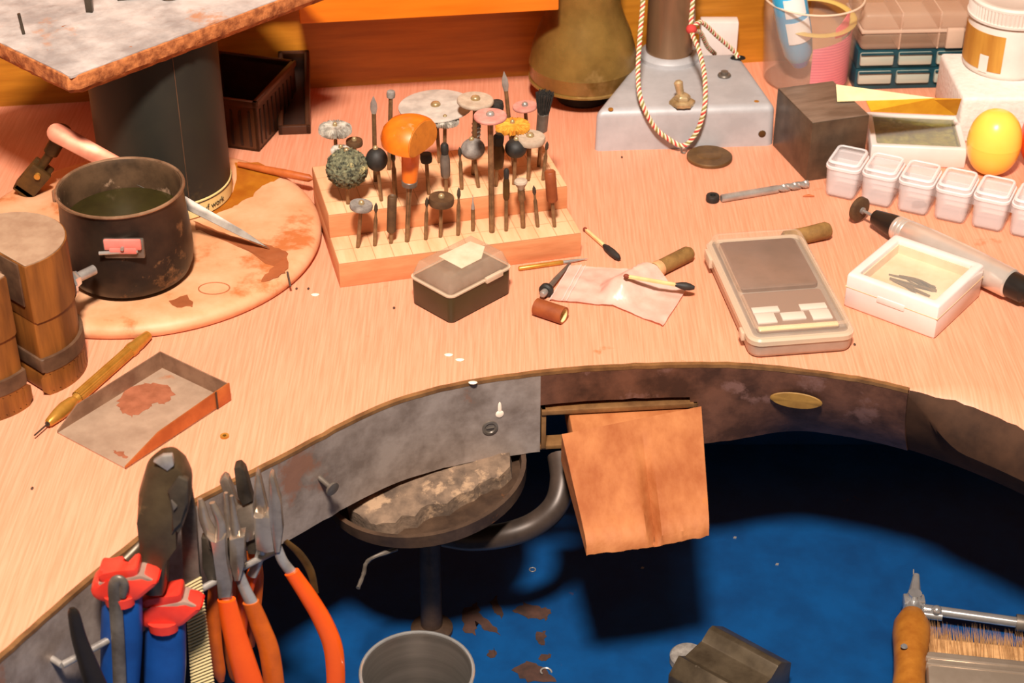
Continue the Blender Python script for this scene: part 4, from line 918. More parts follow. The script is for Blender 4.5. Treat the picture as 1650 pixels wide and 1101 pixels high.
# graver with the orange mushroom handle, cut flat on one side
B = at(656, 389, Z1); T = aty(664, 190, B.y); L = (T-B).length; s = mpp(B)
gv = thing('graver', 'orange wooden mushroom-handled graver standing in the burr stand', 'graver', zframe(B, T), GT)
put('shank', MB().lathe([(.0016, -.008), (.0017, L*.40), (.0022, L*.46)], 12), 'shank', gv)
put('ferrule', MB().lathe([(.0030, L*.455), (.0050, L*.465), (.0053, L*.50), (.0050, L*.505)], 20), 'dull_steel', gv)
m = MB(); m.lathe([(.0048, L*.50), (.0052, L*.54), (.0056, L*.62), (.0060, L*.73), (.0080, L*.765), (.0150, L*.77), (.0190, L*.795), (.0197, L*.845), (.0182, L*.905), (.0140, L*.96), (.008, L*.99), (0, L)], 40)
bm = bmesh.new(); me = m.mesh('h'); bm.from_mesh(me)
cutn = Vector((.87, -.48, .10)).normalized(); co = cutn*.0085+Vector((0, 0, L*.85))
r_ = bmesh.ops.bisect_plane(bm, geom=bm.verts[:]+bm.edges[:]+bm.faces[:], plane_co=co, plane_no=cutn, clear_outer=True)
ed = [e for e in bm.edges if e.is_boundary]; bmesh.ops.contextual_create(bm, geom=ed); bm.to_mesh(me); bm.free(); me.set_sharp_from_angle(angle=math.radians(38))
hd = put('handle', me, 'orange_handle', gv)
# raw face of the cut
pts = []
for e in me.vertices:
    if abs((e.co-co).dot(cutn)) < 1e-5: pts.append(e.co.copy())
c0 = sum(pts, Vector())/len(pts); u1 = cutn.cross(Vector((0, 0, 1))).normalized(); u2 = cutn.cross(u1)
pts.sort(key=lambda p: math.atan2((p-c0).dot(u2), (p-c0).dot(u1)))
mm = MB(); n = len(pts); mm.raw([p+(c0-p)*.03+cutn*.0001 for p in pts]+[p+(c0-p)*.05+cutn*.0004 for p in pts], [tuple(range(n, 2*n))]+[(i, (i+1) % n, n+(i+1) % n, n+i) for i in range(n)]); put('cut_face', mm, 'orange_cut', gv)

# ================================================================== middle of the bench
# lidded box
F0 = at(727, 525); R0 = at(825, 473); L0 = at(661, 489); BM = frame(F0, R0); lx = (R0-F0).length; ly = (L0-F0).length
bx = thing('lidded_box', 'small olive-black box with a clear lid in front of the stand', 'box', BM)
Hb = .0195
put('box_base', loft([rz(0, lx, 0, ly, .004, 0, .0016), rz(0, lx, 0, ly, .004, .0015, .0004), rz(0, lx, 0, ly, .004, Hb, 0)]), 'olive_box', bx)
put('lid_flange', loft([rz(0, lx, 0, ly, .004, Hb, -.0002), rz(0, lx, 0, ly, .004, Hb+.0003, -.0008), rz(0, lx, 0, ly, .004, Hb+.0012, -.0008), rz(0, lx, 0, ly, .004, Hb+.0015, .0012)], False, False), 'clear_edge', bx)
zt = Hb+.0125
put('lid', loft([rz(0, lx, 0, ly, .004, Hb+.0014, .0004), rz(0, lx, 0, ly, .004, Hb+.0040, .0007), rz(0, lx, 0, ly, .004, zt-.0006, .0042), rz(0, lx, 0, ly, .0044, zt, .0052)], True, False), 'clear_haze', bx)
m = MB(); m.prism([(lx*.30, ly*.18), (lx*.62, ly*.18), (lx*.84, ly*.42), (lx*.80, ly*.72), (lx*.30, ly*.74)], zt+.0001, zt+.0003); put('label', m, 'paper_white', bx, label='blank off-white paper label')
m = MB(); m.box(lx*.55, lx*.82, -.0022, .0005, Hb-.001, Hb+.0030, .0006); put('catch', m, 'clear_edge', bx)
m = MB(); m.box(.003, lx-.003, .003, ly-.003, Hb+.0001, Hb+.0020, .001); put('contents', m, 'chip_dark', bx)

# brass scriber
A, B = at(835.5, 433, .0017), at(947, 417, .0017); L = (B-A).length; t = thing('scriber', 'slim brass scriber with a pointed end beside the lidded box', 'scriber', zframe(A, B))
put('body', MB().lathe([(.0012, 0), (.0016, .0008), (.0016, L*.62), (.0013, L*.64)], 12), 'brass', t); put('point', MB().lathe([(.0013, L*.63), (.0011, L*.8), (.0002, L)], 12), 'steel', t)
# mandrel with a disc, loose brown sleeve
A, B = at(880, 468, .0045), at(918, 425, .0016); L = (B-A).length; t = thing('mandrel', 'dark mandrel with a small wheel lying beside the brown sleeve', 'mandrel', zframe(A, B))
put('shank', MB().lathe([(.0018, -.004), (.0018, L*.4), (.0013, L*.75), (.0009, L)], 12), 'dull_steel', t); put('wheel', MB().lathe([(.0035, -.002), (.0047, -.001), (.0047, .0015), (.0035, .0025)], 24), 'dark_rubber', t); put('nut', MB().lathe([(.0016, -.007), (.0024, -.006), (.0024, -.002)], 10), 'steel', t)
A, B = at(864, 494, .0055), at(909, 509, .0055); L = (B-A).length; t = thing('loose_sleeve', 'loose reddish-brown sanding sleeve lying open-ended on the bench', 'sleeve', zframe(A, B))
put('tube', MB().lathe([(.0046, 0), (.0056, 0), (.0057, L), (.0046, L), (.0046, 0)], 28), 'brown_sleeve', t); put('lining', MB().lathe([(.0044, .0002), (.00465, .0002), (.00465, L-.0003), (.0042, L-.0003), (.0042, .0002)], 28), 'cream', t)
# matches with dark swabbed ends
def match(lab, A, B, C, D):
    t = thing('match', lab, 'match', frame(A, D), 'matches with dark ends'); L = (D-A).length; l1 = (B-A).length; l2 = (C-A).length
    m = MB(); m.box(0, l2+.002, -.0010, .0010, -.0010, .0010, .0002); put('stick', m, 'match_wood', t)
    m = MB(); m.ball(.0021, .0016, .0016, (.0010, 0, 0), 14); put('match_head', m, 'match_head', t)
    m = MB(); m.tube([(l2-.001, 0, 0), (l2+.003, 0, 0), ((l2+L)/2, 0, 0), (L-.003, 0, 0), (L, 0, 0)], [.0012, .0023, .0027, .0023, .0012], 12); put('dark_tip', m, 'dark_rubber', t)
match('match lying on the bare bench right of the burr stand', at(942, 369, .0018), at(946, 372, .0018), at(970, 397, .0027), at(998, 417, .0028))
match('match lying across the clear plastic bag', at(1007, 445, .0165), at(1014, 447, .016), at(1090, 458, .0105), at(1119, 464, .0085))
# olive wax sticks
def wax(lab, A, B, r, band):
    t = thing('wax_stick', lab, 'stick', zframe(A, B), 'olive wax sticks'); L = (B-A).length
    m = MB(); m.lathe([(0, 0), (r*.8, .0004), (r, .002), (r, L*.5), (r*1.02, L-.003), (r*.8, L-.0005), (0, L)], 24)
    for i, v in enumerate(m.v): p = Vector(v); k = 1+.06*noise.noise(p*260); m.v[i] = (v[0]*k, v[1]*k, v[2])
    put('stick_body', m, 'cork', t)
    if band: put('pale_band', MB().lathe([(r*1.01, L*band), (r*1.07, L*band+.0003), (r*1.07, L*band+.005), (r*1.01, L*band+.0055)], 24), 'cork_band', t)
wax('olive wax stick with a pale band under the clear bag', at(995, 466, .0052), at(1113, 407, .0052), .0052, .50)
wax('olive wax stick poking out behind the pocket scale', at(1262, 387, .0056), at(1337, 370, .0062), .0058, 0)
# zip bag draped over the wax stick
t = thing('zip_bag', 'clear pinkish zip bag lying on the bench over a wax stick', 'bag')
Q = [at(918, 432), at(1010, 438), at(1106, 471), at(1068, 529), at(987, 496), at(885, 487)]
wa, wb = at(995, 466, .0052), at(1113, 407, .0052); wa.z = wb.z = 0; wd = (wb-wa).normalized()
def bagp(u, v):
    a = Q[0].lerp(Q[1], min(1, u*2)) if u < .5 else Q[1].lerp(Q[2], u*2-1); b = Q[5].lerp(Q[4], u*2) if u < .5 else Q[4].lerp(Q[3], u*2-1)
    p = a.lerp(b, v); q = p-wa; al = q.dot(wd); ds = (q-wd*al).length; z = .0012
    if al > -.012: z = max(z, .0118-max(0, ds-.004)*1.0-max(0, -al)*.9)
    z += .0010*(1+noise.noise(Vector((u*7, v*6, 3))))+.0006*noise.noise(Vector((u*20, v*3, 9)))
    return Vector((p.x, p.y, z))
m = MB(); m.grid(bagp, 36, 24, .0003); put('film', m, 'bag', t)
m = MB()
for u in (.10, .135): m.tube([bagp(u, k/16)+Vector((0, 0, .0004)) for k in range(17)], .0005, 6)
m.tube([bagp(.005, k/16) for k in range(17)], .0004, 6); put('zip_strip', m, 'bag_strip', t)

# ================================================================== right side of the bench
# nut and drill bit
q = at(1148, 324); m = MB(); m.lathe([(.0018, 0), (.0046, .0002), (.0048, .001), (.0048, .0040), (.0044, .0048), (.0020, .0048), (.0018, 0)], 26); tag(put('collar_ring', m, 'dark_rubber', M=TR(*q)), 'small dark ring standing at the end of the drill bit', 'ring')
A, B = at(1162, 320, .0029), at(1305, 296, .0029); L = (B-A).length; t = thing('drill_bit', 'steel twist drill bit lying below the grey cast base', 'drill bit', zframe(A, B))
put('shank', MB().lathe([(.0023, 0), (.0029, .0006), (.0029, L*.62)], 16), 'steel', t)
m = MB(); v = []; ns, nr = 48, 12
for j in range(ns+1):
    z = L*.62+L*.38*j/ns; tw_ = j*.20
    for k in range(nr):
        a = 2*math.pi*k/nr; r = .0029*(1-.42*max(0, math.cos(2*a))**2); r *= 1 if j < ns-3 else max(.05, (ns-j)/3)
        v.append((r*math.cos(a+tw_), r*math.sin(a+tw_), z))
m.raw(v, [(j*nr+k, j*nr+(k+1) % nr, (j+1)*nr+(k+1) % nr, (j+1)*nr+k) for j in range(ns) for k in range(nr)]); put('fluted_tip', m, 'steel', t)

# pocket scale
A, B = at(1207, 581), at(1376, 568); ps = thing('pocket_scale', 'grey pocket scale under a clear hinged lid at the bench edge', 'scale', frame(A, B)); W_ = (B-A).length; D_ = .124
put('body', loft([rz(0, W_, 0, D_, .008, .0, .003), rz(0, W_, 0, D_, .008, .0012, .0012), rz(0, W_, 0, D_, .008, .0035, .0004), rz(0, W_, 0, D_, .008, .0120, .0004), rz(0, W_, 0, D_, .008, .0125, .0015)]), 'scale_silver', ps)
put('lid_edge', loft([rz(0, W_, 0, D_, .008, .0095, .0002), rz(0, W_, 0, D_, .008, .0098, -.0006), rz(0, W_, 0, D_, .008, .0128, -.0006), rz(0, W_, 0, D_, .008, .0140, .0008), rz(0, W_, 0, D_, .008, .0140, .0032), rz(0, W_, 0, D_, .008, .0126, .0036)], False, False), 'clear_edge', ps)
put('weighing_plate', loft([rz(.007, W_-.007, D_*.46, D_-.007, .004, .0124), rz(.007, W_-.007, D_*.46, D_-.007, .004, .0150, .0002), rz(.007, W_-.007, D_*.46, D_-.007, .004, .0156, .001)]), 'scale_plate', ps)
put('control_panel', loft([rz(.007, W_-.007, .009, D_*.445, .003, .0122), rz(.007, W_-.007, .009, D_*.445, .003, .0134, .0003)]), 'scale_dark', ps)
def btn(x0, x1, y0, y1, mat='scale_button', nm='button'): put(nm, MB().box(W_*x0, W_*x1, D_*y0, D_*y1, .0130, .0146, .0004), mat, ps)
btn(.14, .40, .245, .295); btn(.60, .86, .245, .295); btn(.14, .33, .150, .235); btn(.67, .86, .150, .235); btn(.385, .615, .165, .230)
btn(.12, .88, .085, .118, 'scale_bar', 'trim_bar')
put('lid', loft([rz(0, W_, 0, D_, .008, .0138, .0010), rz(0, W_, 0, D_, .008, .0175, .0016), rz(0, W_, 0, D_, .008, .0198, .0035), rz(0, W_, 0, D_, .008, .0204, .0060)], True, False), 'clear_lid', ps)
put('lid_ridge', loft([rz(0, W_, 0, D_, .008, .0196, .0030), rz(0, W_, 0, D_, .008, .0206, .0042), rz(0, W_, 0, D_, .008, .0207, .0054), rz(0, W_, 0, D_, .008, .0200, .0058)], False, False), 'clear_haze', ps)
put('hinge', MB().box(-.0025, .001, D_*.80, D_*.92, .006, .013, .0008), 'clear_edge', ps); put('hinge', MB().box(-.0025, .001, D_*.10, D_*.16, .006, .012, .0008), 'clear_edge', ps)

# white display box with clear window
F0 = at(1505, 548); R0 = at(1583, 474); L0 = at(1356, 490)
def framed_box(name, lab, M, lx, ly, Hh, wall, floor_z, fill, glass_z, bev=.0015):
    t = thing(name, lab, 'box', M); m = MB()
    m.ring(0, lx, 0, ly, wall, 0, Hh, bev); m.box(.001, lx-.001, .001, ly-.001, 0, .002); put('frame', m, 'white_plastic', t)
    m = MB(); e = wall-.0002; i2 = wall+.0008
    m.box(e, lx-e, e, ly-e, .002, floor_z); m.box(e, i2, e, ly-e, .002, glass_z-.001); m.box(lx-i2, lx-e, e, ly-e, .002, glass_z-.001); m.box(e, lx-e, e, i2, .002, glass_z-.001); m.box(e, lx-e, ly-i2, ly-e, .002, glass_z-.001); put('lining', m, fill, t)
    put('window', MB().box(wall-.001, lx-wall+.001, wall-.001, ly-wall+.001, glass_z-.0008, glass_z), 'glass', t); return t
lx, ly = (R0-F0).length*.94, (L0-F0).length*.97
BMx = frame(F0, R0); wb_ = framed_box('display_box', 'white plastic display box of wires beside the pocket scale', BMx, lx, ly, .0245, .0062, .0095, 'aged_inner', .0225)
put('seam', MB().box(-.0002, lx+.0002, -.0002, ly+.0002, .0148, .0152), 'aged_inner', wb_)
put('thumb_catch', MB().box(-.0006, .0006, ly*.35, ly*.65, .0120, .0165, .0005), 'white_plastic', wb_)
for k in range(16):
    a = RND.uniform(-.28, .28); cy = ly*RND.uniform(.22, .46); cxx = lx*RND.uniform(.28, .45); ll = RND.uniform(.018, .032); m = MB(); pts = [(0, -ll/2, 0), (RND.uniform(-.002, .002), 0, .001), (0, ll/2, 0)]
    M_ = BMx @ TR(lx*.36+RND.uniform(-.008, .010), ly*.48+RND.uniform(-.006, .006), .0104+k*.00045) @ RZ(a-.10)
    m.tube(bez(pts, 4), .0008, 6); tag(put('wire_piece', m, 'wire', M=M_), 'short bent wire heaped with others inside the white display box', 'wire', 'wires in the white display box')

# handpiece
H0 = at(1415, 352, .0105); H1 = at(1640, 463, .0115); dr = (H1-H0).normalized(); hp = thing('handpiece', 'silver rotary handpiece with a black nose and brown rubber wheel', 'handpiece', zframe(H0, H1)); L = (H1-H0).length
put('nose', MB().lathe([(.0036, -.004), (.0050, -.003), (.0056, 0), (.0078, .013), (.0080, .0165)], 28), 'black_plastic', hp)
put('body', MB().lathe([(.0078, .016), (.0082, .0165), (.0084, .0185), (.0081, .019), (.0085, .0195), (.0085, .0215), (.0081, .022), (.0086, .0225), (.0086, .0245), (.0083, .025), (.0089, .026), (.0098, .045), (.0103, .065), (.0102, .085), (.0098, L-.006), (.0088, L-.005)], 36), 'hand_silver', hp)
put('end_cap', MB().lathe([(.0085, L-.0062), (.0088, L-.004), (.0084, L+.006), (.0066, L+.008), (.0062, L+.05), (0, L+.05)], 28), 'black_plastic', hp)
put('arbor', MB().cyl(.0012, -.019, -.002, 12), 'steel', hp)
put('rubber_wheel', MB().lathe([(0, -.0195), (.0072, -.0195), (.0088, -.0185), (.0088, -.0155), (.0072, -.0145), (0, -.0145)], 36), 'brown_rubber', hp); put('arbor_screw', MB().lathe([(.0024, -.0146), (.0024, -.0132), (.0014, -.0128)], 12), 'steel', hp)

# pill organiser
A, B = at(1322, 316), at(1618, 380); pit = (B-A).length/5; PM = frame(A, B); pb = thing('pill_organiser', 'row of clear white pill organiser cells with flip lids', 'pill box', PM); PD, PHt = .030, .0265
cellm = None
for k in range(7):
    x0 = k*pit+.0012; x1 = (k+1)*pit-.0012
    if cellm is None:
        w_ = pit-.0024; R5 = .0050
        cellm = loft([rz(0, w_, 0, PD, R5, 0, .0030), rz(0, w_, 0, PD, R5, .0012, .0016), rz(0, w_, 0, PD, R5, .0045, .0008), rz(0, w_, 0, PD, R5, PHt-.003, 0), rz(0, w_, 0, PD, R5, PHt-.003, .0010), rz(0, w_, 0, PD, R5, .0045, .0018), rz(0, w_, 0, PD, R5, .0014, .0030)]).mesh('cell'); cellm.materials.append(MATS['pill'])
        rimm = loft([rz(0, w_, 0, PD, R5, PHt-.0042, -.0001), rz(0, w_, 0, PD, R5, PHt-.0038, -.0007), rz(0, w_, 0, PD, R5, PHt-.0020, -.0007), rz(0, w_, 0, PD, R5, PHt-.0016, .0003)], False, False).mesh('rim'); rimm.materials.append(MATS['pill_rib'])
        lidm = loft([rz(0, w_, 0, PD, R5, PHt-.0015, .0002), rz(0, w_, 0, PD, R5, PHt+.0008, .0006), rz(0, w_, 0, PD, R5, PHt+.0016, .0022)]).mesh('lid'); lidm.materials.append(MATS['pill_lid'])
        tabm = loft([rz(0, w_, 0, PD, R5, PHt+.0009, .0003), rz(0, w_, 0, PD, R5, PHt+.0020, .0010), rz(0, w_, 0, PD, R5, PHt+.0021, .0022), rz(0, w_, 0, PD, R5, PHt+.0015, .0026)], False, False).mesh('lid_border'); tabm.materials.append(MATS['pill_rib'])
    c_ = put('cell', cellm, None, pb, TR(x0, 0, 0)); put('cell_rim', rimm, None, c_); l_ = put('lid', lidm, None, pb, TR(x0, 0, 0)); put('lid_border', tabm, None, l_)
m = MB(); m.box(.001, 7*pit-.001, PD-.003, PD-.0015, .004, .018); put('joining_bar', m, 'pill_rib', pb)
q = PM @ Vector((2.55*pit, .010, .0012+.0030)); m = MB(); m.ball(.0036, .0026, .0028, (0, 0, 0), 12); m.ball(.0028, .0022, .0024, (.0042, .001, -.0004), 12)
for i, v in enumerate(m.v): p = Vector(v); m.v[i] = tuple(p*(1+.2*noise.noise(p*500)))
tag(put('dark_stone', m, 'stone', M=TR(*q)), 'small dark stone inside the third pill organiser cell', 'stone')

# steel cube
F0 = at(1306, 287); tp = at(1309, 198, .047); Lc = at(1251, 142, .047); Rc = at(1401.6, 185, .047); sbm = frame((tp.x, tp.y, 0), (Rc.x, Rc.y, 0)); lx = (Rc-tp).length; ly = (Lc-tp).length
t = thing('bench_block', 'polished dark steel bench block with a scratched top', 'steel block', sbm)
put('block_body', MB().box(0, lx, 0, ly, 0, .0466, .0007), 'steel_block', t); put('top_face', MB().box(.0005, lx-.0005, .0005, ly-.0005, .0464, .047, .0002), 'steel_top', t)

# white box of green crumbs
bl_ = Vector((.2607, .2334, 0)); gm = frame(bl_+Vector((.0015, .002, 0)), Vector((.3306, .2266, 0))+Vector((0, .002, 0))); lx, ly = .069, .056
gb = framed_box('crumb_box', 'white plastic box with a window over green crumbs', gm, lx, ly, .016, .0045, .003, 'green_fill', .0152, .001)
m = MB(); m.grid(lambda u, v: (.0052+u*(lx-.0104), .0052+v*(ly-.0104), .0105+.0016*noise.noise(Vector((u*14, v*12, 1)))+.0008*noise.noise(Vector((u*40, v*40, 1)))), 40, 34, .006); tag(put('green_crumbs', m, 'green_fill', M=gm), 'olive green crumbs filling the windowed white box', 'crumbs', kind='stuff')

# folded yellow paper resting on the block and the box
yp = thing('folded_paper', 'folded yellow paper resting on the steel bench block', 'paper')
a, b, c, d = at(1347, 137, .050), at(1507, 159, .0495), at(1349, 164, .0482), at(1549, 160, .049); e, f_, g_ = at(1541, 185, .022), at(1403, 178, .047), at(1349, 164, .0481)
def sheet(pts, th): 
    n_ = (pts[1]-pts[0]).cross(pts[2]-pts[0]).normalized()*th; k = len(pts); return MB().raw(pts+[p+n_ for p in pts], [tuple(range(k))[::-1], tuple(range(k, 2*k))]+[(i, (i+1) % k, k+(i+1) % k, k+i) for i in range(k)])
put('top_flap', sheet([a, c, b], .0005), 'yellow_paper_lit', yp, smooth=False)
put('front_flap', sheet([at(1395, 162.5, .0478), at(1403, 180, .0475), at(1541, 186, .030), d, b], .0005), 'yellow_paper_front', yp, smooth=False)

# plastic eggs
def egg(lab, px, py, mat):
    q = at(px, py, .0245); t = thing('plastic_egg', lab, 'egg', TR(q.x, q.y, 0)); N_ = 24
    pr = [(.0193*math.sin(math.pi*j/N_)**.8, .0245-.0245*math.cos(math.pi*j/N_)) for j in range(N_+1)]
    put('lower_half', MB().lathe(pr[:13], 40), mat, t); put('upper_half', MB().lathe([(pr[12][0]+.0001, pr[12][1])]+pr[13:], 40), mat, t)
egg('glossy yellow plastic egg beside the white foam block', 1602, 229, 'egg_yellow'); egg('orange-red plastic egg cut off by the right edge', 1688, 222, 'egg_red')

# foam block and jar
L1, L2 = Vector((.3335, .350, 0)), Vector((.3335, .270, 0)); fh = .037
m = MB(); m.box(0, .13, 0, .082, 0, fh, .003, seg=3); bmf = m
t = thing('foam_block', 'white polystyrene block under the lidded jar', 'foam block', yaw(L2, 0)); put('block', m, 'foam', t)
jc = at(1617, 104, fh); t = thing('jar', 'white screw-top jar with a peeling brown label on the foam block', 'jar', TR(*jc)); JR = .0315
put('jar_body', MB().lathe([(0, 0), (JR-.002, 0), (JR-.0004, .0015), (JR, .004), (JR, .039), (JR-.0015, .042), (JR-.0015, .046)], 56), 'jar_white', t)
put('label', MB().lathe([(JR+.0001, .006), (JR+.0005, .006), (JR+.0005, .035), (JR+.0001, .035), (JR+.0001, .006)], 24, a0=math.radians(-197), a1=math.radians(-109)), 'jar_label', t)
put('label_tear', MB().lathe([(JR+.0005, .0045), (JR+.0008, .0045), (JR+.0008, .017), (JR+.0005, .018)], 6, a0=math.radians(-141), a1=math.radians(-128)), 'jar_white', t)
m = MB(); N_ = 144; v = []
for z, s_ in ((.0435, 1.0), (.0535, 1.0)):
    for k in range(N_): r = (JR+.0012 if k % 2 else JR+.0003); v.append((r*math.cos(2*math.pi*k/N_), r*math.sin(2*math.pi*k/N_), z))
m.raw(v, [(k, (k+1) % N_, N_+(k+1) % N_, N_+k) for k in range(N_)]); m.lathe([(JR+.0005, .0415), (JR+.0018, .042), (JR+.0018, .0437), (JR+.0005, .044)], 56); m.lathe([(JR+.0008, .0533), (JR+.0008, .055), (JR-.0006, .0565), (JR-.004, .0567), (JR-.005, .0561), (0, .0561)], 56); put('screw_cap', m, 'jar_white', t)

# small drawer units and the clear organiser above
oc = at(1376, 146); wx = .125; dp = wally(.28)-.004-oc.y-.004
for k in range(2):
    z0 = .0025+k*.0158; t = thing('drawer_unit', ['teal drawer unit standing on the bench behind the yellow paper', 'teal drawer unit under the clear organiser box'][k], 'drawers', yaw((oc.x, oc.y, 0 if k == 0 else z0), math.radians(3))); zz = z0 if k == 0 else 0
    put('case', MB().box(0, wx, .0015, dp, 0 if k == 0 else 0, zz+.0152, .0006), 'teal', t)
    for j in range(4):
        x0 = .002+j*.0305; dw = put('drawer', MB().box(x0, x0+.0265, -.0015, .004, zz+.0032, zz+.0135, .0012), 'drawer_front', t)
        put('drawer_lip', MB().box(x0, x0+.0265, -.0030, -.001, zz+.0125, zz+.0142, .0005), 'teal', dw)
oz = .0025+.0158*2; t = thing('organiser_box', 'clear compartment organiser box stacked on the teal drawers', 'organiser', yaw((oc.x+.001, oc.y-.001, oz), math.radians(3))); ow = .15; oh = .031
put('lower_tray', MB().box(0, ow, 0, dp, 0, oh*.5, .004, seg=3), 'organizer', t); put('upper_tray', MB().box(0, ow, 0, dp, oh*.52, oh, .004, seg=3), 'organizer', t)
put('lid_seam', MB().box(-.0006, ow+.0006, -.0006, dp, oh*.47, oh*.55, .0006), 'organizer_rib', t)
m = MB()
for j in range(1, 5): m.box(j*.0305-.0006, j*.0305+.0006, .0004, dp-.001, .001, oh+.0002)
put('divider', m, 'organizer_rib', t); put('latch', MB().box(.0665, .080, -.003, .0004, .002, oh*.6, .0008), 'organizer_rib', t)

# clear cup with a blue lighter, tape and pink paper
kc = at(1299, 126); kup = thing('clear_cup', 'tall hazy plastic cup behind the steel bench block', 'cup', TR(kc.x, kc.y, 0)); KR, KH = .0365, .070
put('cup_wall', MB().shell([(KR-.003, 0), (KR-.0015, .002), (KR+.0012, KH*.6), (KR+.0028, KH)], .0011, 48), 'cup_clear', kup); put('cup_rim', MB().tube([((KR+.0026)*math.cos(a*math.pi/24), (KR+.0026)*math.sin(a*math.pi/24), KH) for a in range(48)], .0009, 8, closed=True), 'cup_rim', kup)
A = aty(1290, 105, kc.y-.012); B = aty(1268, -25, kc.y-.016); L = (B-A).length; t = thing('lighter', 'blue tube with a white label leaning in the clear cup', 'tube', zframe(A, B))
put('barrel', MB().lathe([(.0085, .006), (.0115, .012), (.0134, .030), (.0134, L*.9), (.011, L)], 28), 'lighter_blue', t); put('end_cap', MB().lathe([(0, 0), (.006, .0005), (.0086, .006), (.0098, .010)], 28), 'lighter_cap', t)
put('label', MB().lathe([(.0132, .026), (.0137, .026), (.0137, L*.62), (.0132, L*.62), (.0132, .026)], 16, a0=math.radians(-120), a1=math.radians(-30)), 'label_white', t); put('label', MB().lathe([(.0132, L*.68), (.0137, L*.68), (.0137, L*.90), (.0132, L*.90), (.0132, L*.68)], 16, a0=math.radians(-115), a1=math.radians(-40)), 'label_white', t)
m = MB(); m.tube([(.0300*math.cos(a*math.pi/20), .0300*math.sin(a*math.pi/20), 0) for a in range(40)], .0030, 8, .35, closed=True); tag(put('tape_ring', m, 'tape_yellow', M=TR(kc.x+.002, kc.y-.001, KH-.017) @ RX(.10)), 'pale yellow tape ring inside the clear cup', 'tape')
def curved(r, a0, a1, z0, z1, slope, n=16):
    m = MB(); v = []; 
    for k in range(n+1):
        a = math.radians(a0+(a1-a0)*k/n); s_ = slope*k/n
        for rr, z in ((r, z0), (r+.0004, z0), (r+.0004, z1+s_), (r, z1+s_)): v.append((rr*math.cos(a), rr*math.sin(a), z))
    return m.raw(v, [(k*4+j, k*4+(j+1) % 4, k*4+4+(j+1) % 4, k*4+4+j) for k in range(n) for j in range(4)]+[(3, 2, 1, 0), (n*4, n*4+1, n*4+2, n*4+3)])
tag(put('pink_leaflet', curved(KR-.0045, -95, -8, .0022, .039, .008), 'pink_paper', M=TR(kc.x, kc.y, 0)), 'pink printed leaflet curled inside the clear cup', 'leaflet')
tag(put('pink_card', curved(KR-.0060, -62, -32, .046, .054, .012), 'pink_plain', M=TR(kc.x, kc.y, 0)), 'plain pink card above the printed leaflet in the cup', 'card')

# ================================================================== cast base with post, cord and coin
b0 = Vector((.0600, .2566, 0)); b1 = Vector((.1965, .2660, 0)); BMt = frame(b0, b1); bw = (b1-b0).length; bd = .098; bh = .033
cb = thing('cast_base', 'grey cast metal base with a toggle switch and round post', 'base', BMt)
m = MB(); bm = bmesh.new(); bmesh.ops.create_cube(bm, size=1)
for v in bm.verts:
    top = v.co.z > 0; back = v.co.y > 0; x = (v.co.x+.5)*bw; y = (v.co.y+.5)*bd; ins = .001 if top else 0
    if back: x = bw*.34 if v.co.x < 0 else bw*.92
    v.co = Vector((x+(ins if v.co.x < 0 else -ins), y+(-ins if back else ins*.4), bh if top else 0))
bmesh.ops.bevel(bm, geom=[e for e in bm.edges if (e.verts[0].co.z > .01 or e.verts[1].co.z > .01)], offset=.006, segments=5, affect='EDGES', profile=.5); m._bm(bm, None); put('casting', m, 'grey_cast', cb)
inv = BMt.inverted()
def bl(px, py, z=bh): return inv @ at(px, py, z)
q = bl(1078, 92); put('collar', MB().lathe([(.0240, -.001), (.0238, .003), (.0215, .0055), (.0190, .006)], 40, TR(*q)), 'grey_cast', cb); put('post', MB().lathe([(.0184, 0), (.0182, .30)], 48, TR(*q)), 'post_metal', cb)
q = bl(1099, 167); sw = put('switch_nut', MB().lathe([(.0098, 0), (.0098, .0022), (.0080, .0032), (.0062, .0034), (.0060, .0060), (.0045, .0075), (.002, .008)], 6, TR(*q)).lathe([(.0088, 0), (.0088, .0008)], 24, TR(*q)), 'switch_brass', cb)
put('switch_lever', MB().lathe([(.0028, .004), (.0030, .012), (.0034, .0165), (.002, .018)], 14), 'switch_brass', sw, TR(*q) @ RY(-.20) @ RX(-.15))
q = bl(1167, 123); put('screw', MB().lathe([(.0050, 0), (.0052, .001), (.0046, .002), (.0028, .0022), (.0028, .0042), (.001, .0045)], 18, TR(*q)), 'dull_steel', cb)
for px, py in ((984, 177), (1219, 165)): q = bl(px, py, bh-.0008); put('rivet', MB().lathe([(.0020, 0), (.0019, .0010), (0, .0012)], 16, TR(*q)), 'brass', cb)
q = bl(1189, 94); put('cord_hole', MB().lathe([(.006, 0), (.0058, .0008), (.0046, .0008), (.0044, .0004), (0, .0004)], 20, TR(*q), sx=1, sy=.7), 'dark_hole', cb)
q = bl(1231, 211, .012); put('rust_spot', MB().lathe([(.0030, 0), (.0026, .0006), (0, .0008)], 12), 'old_brass', cb, TR(bw-.010, .0002, .010) @ RX(math.pi/2))
# white plate behind
q = at(1160, 88, .02); tag(put('white_block', MB().box(-.012, .018, 0, .012, 0, .044, .001), 'white_plastic', M=TR(.163, wally(.163)-.016, 0)), 'small white block behind the cast base by the panel', 'block')
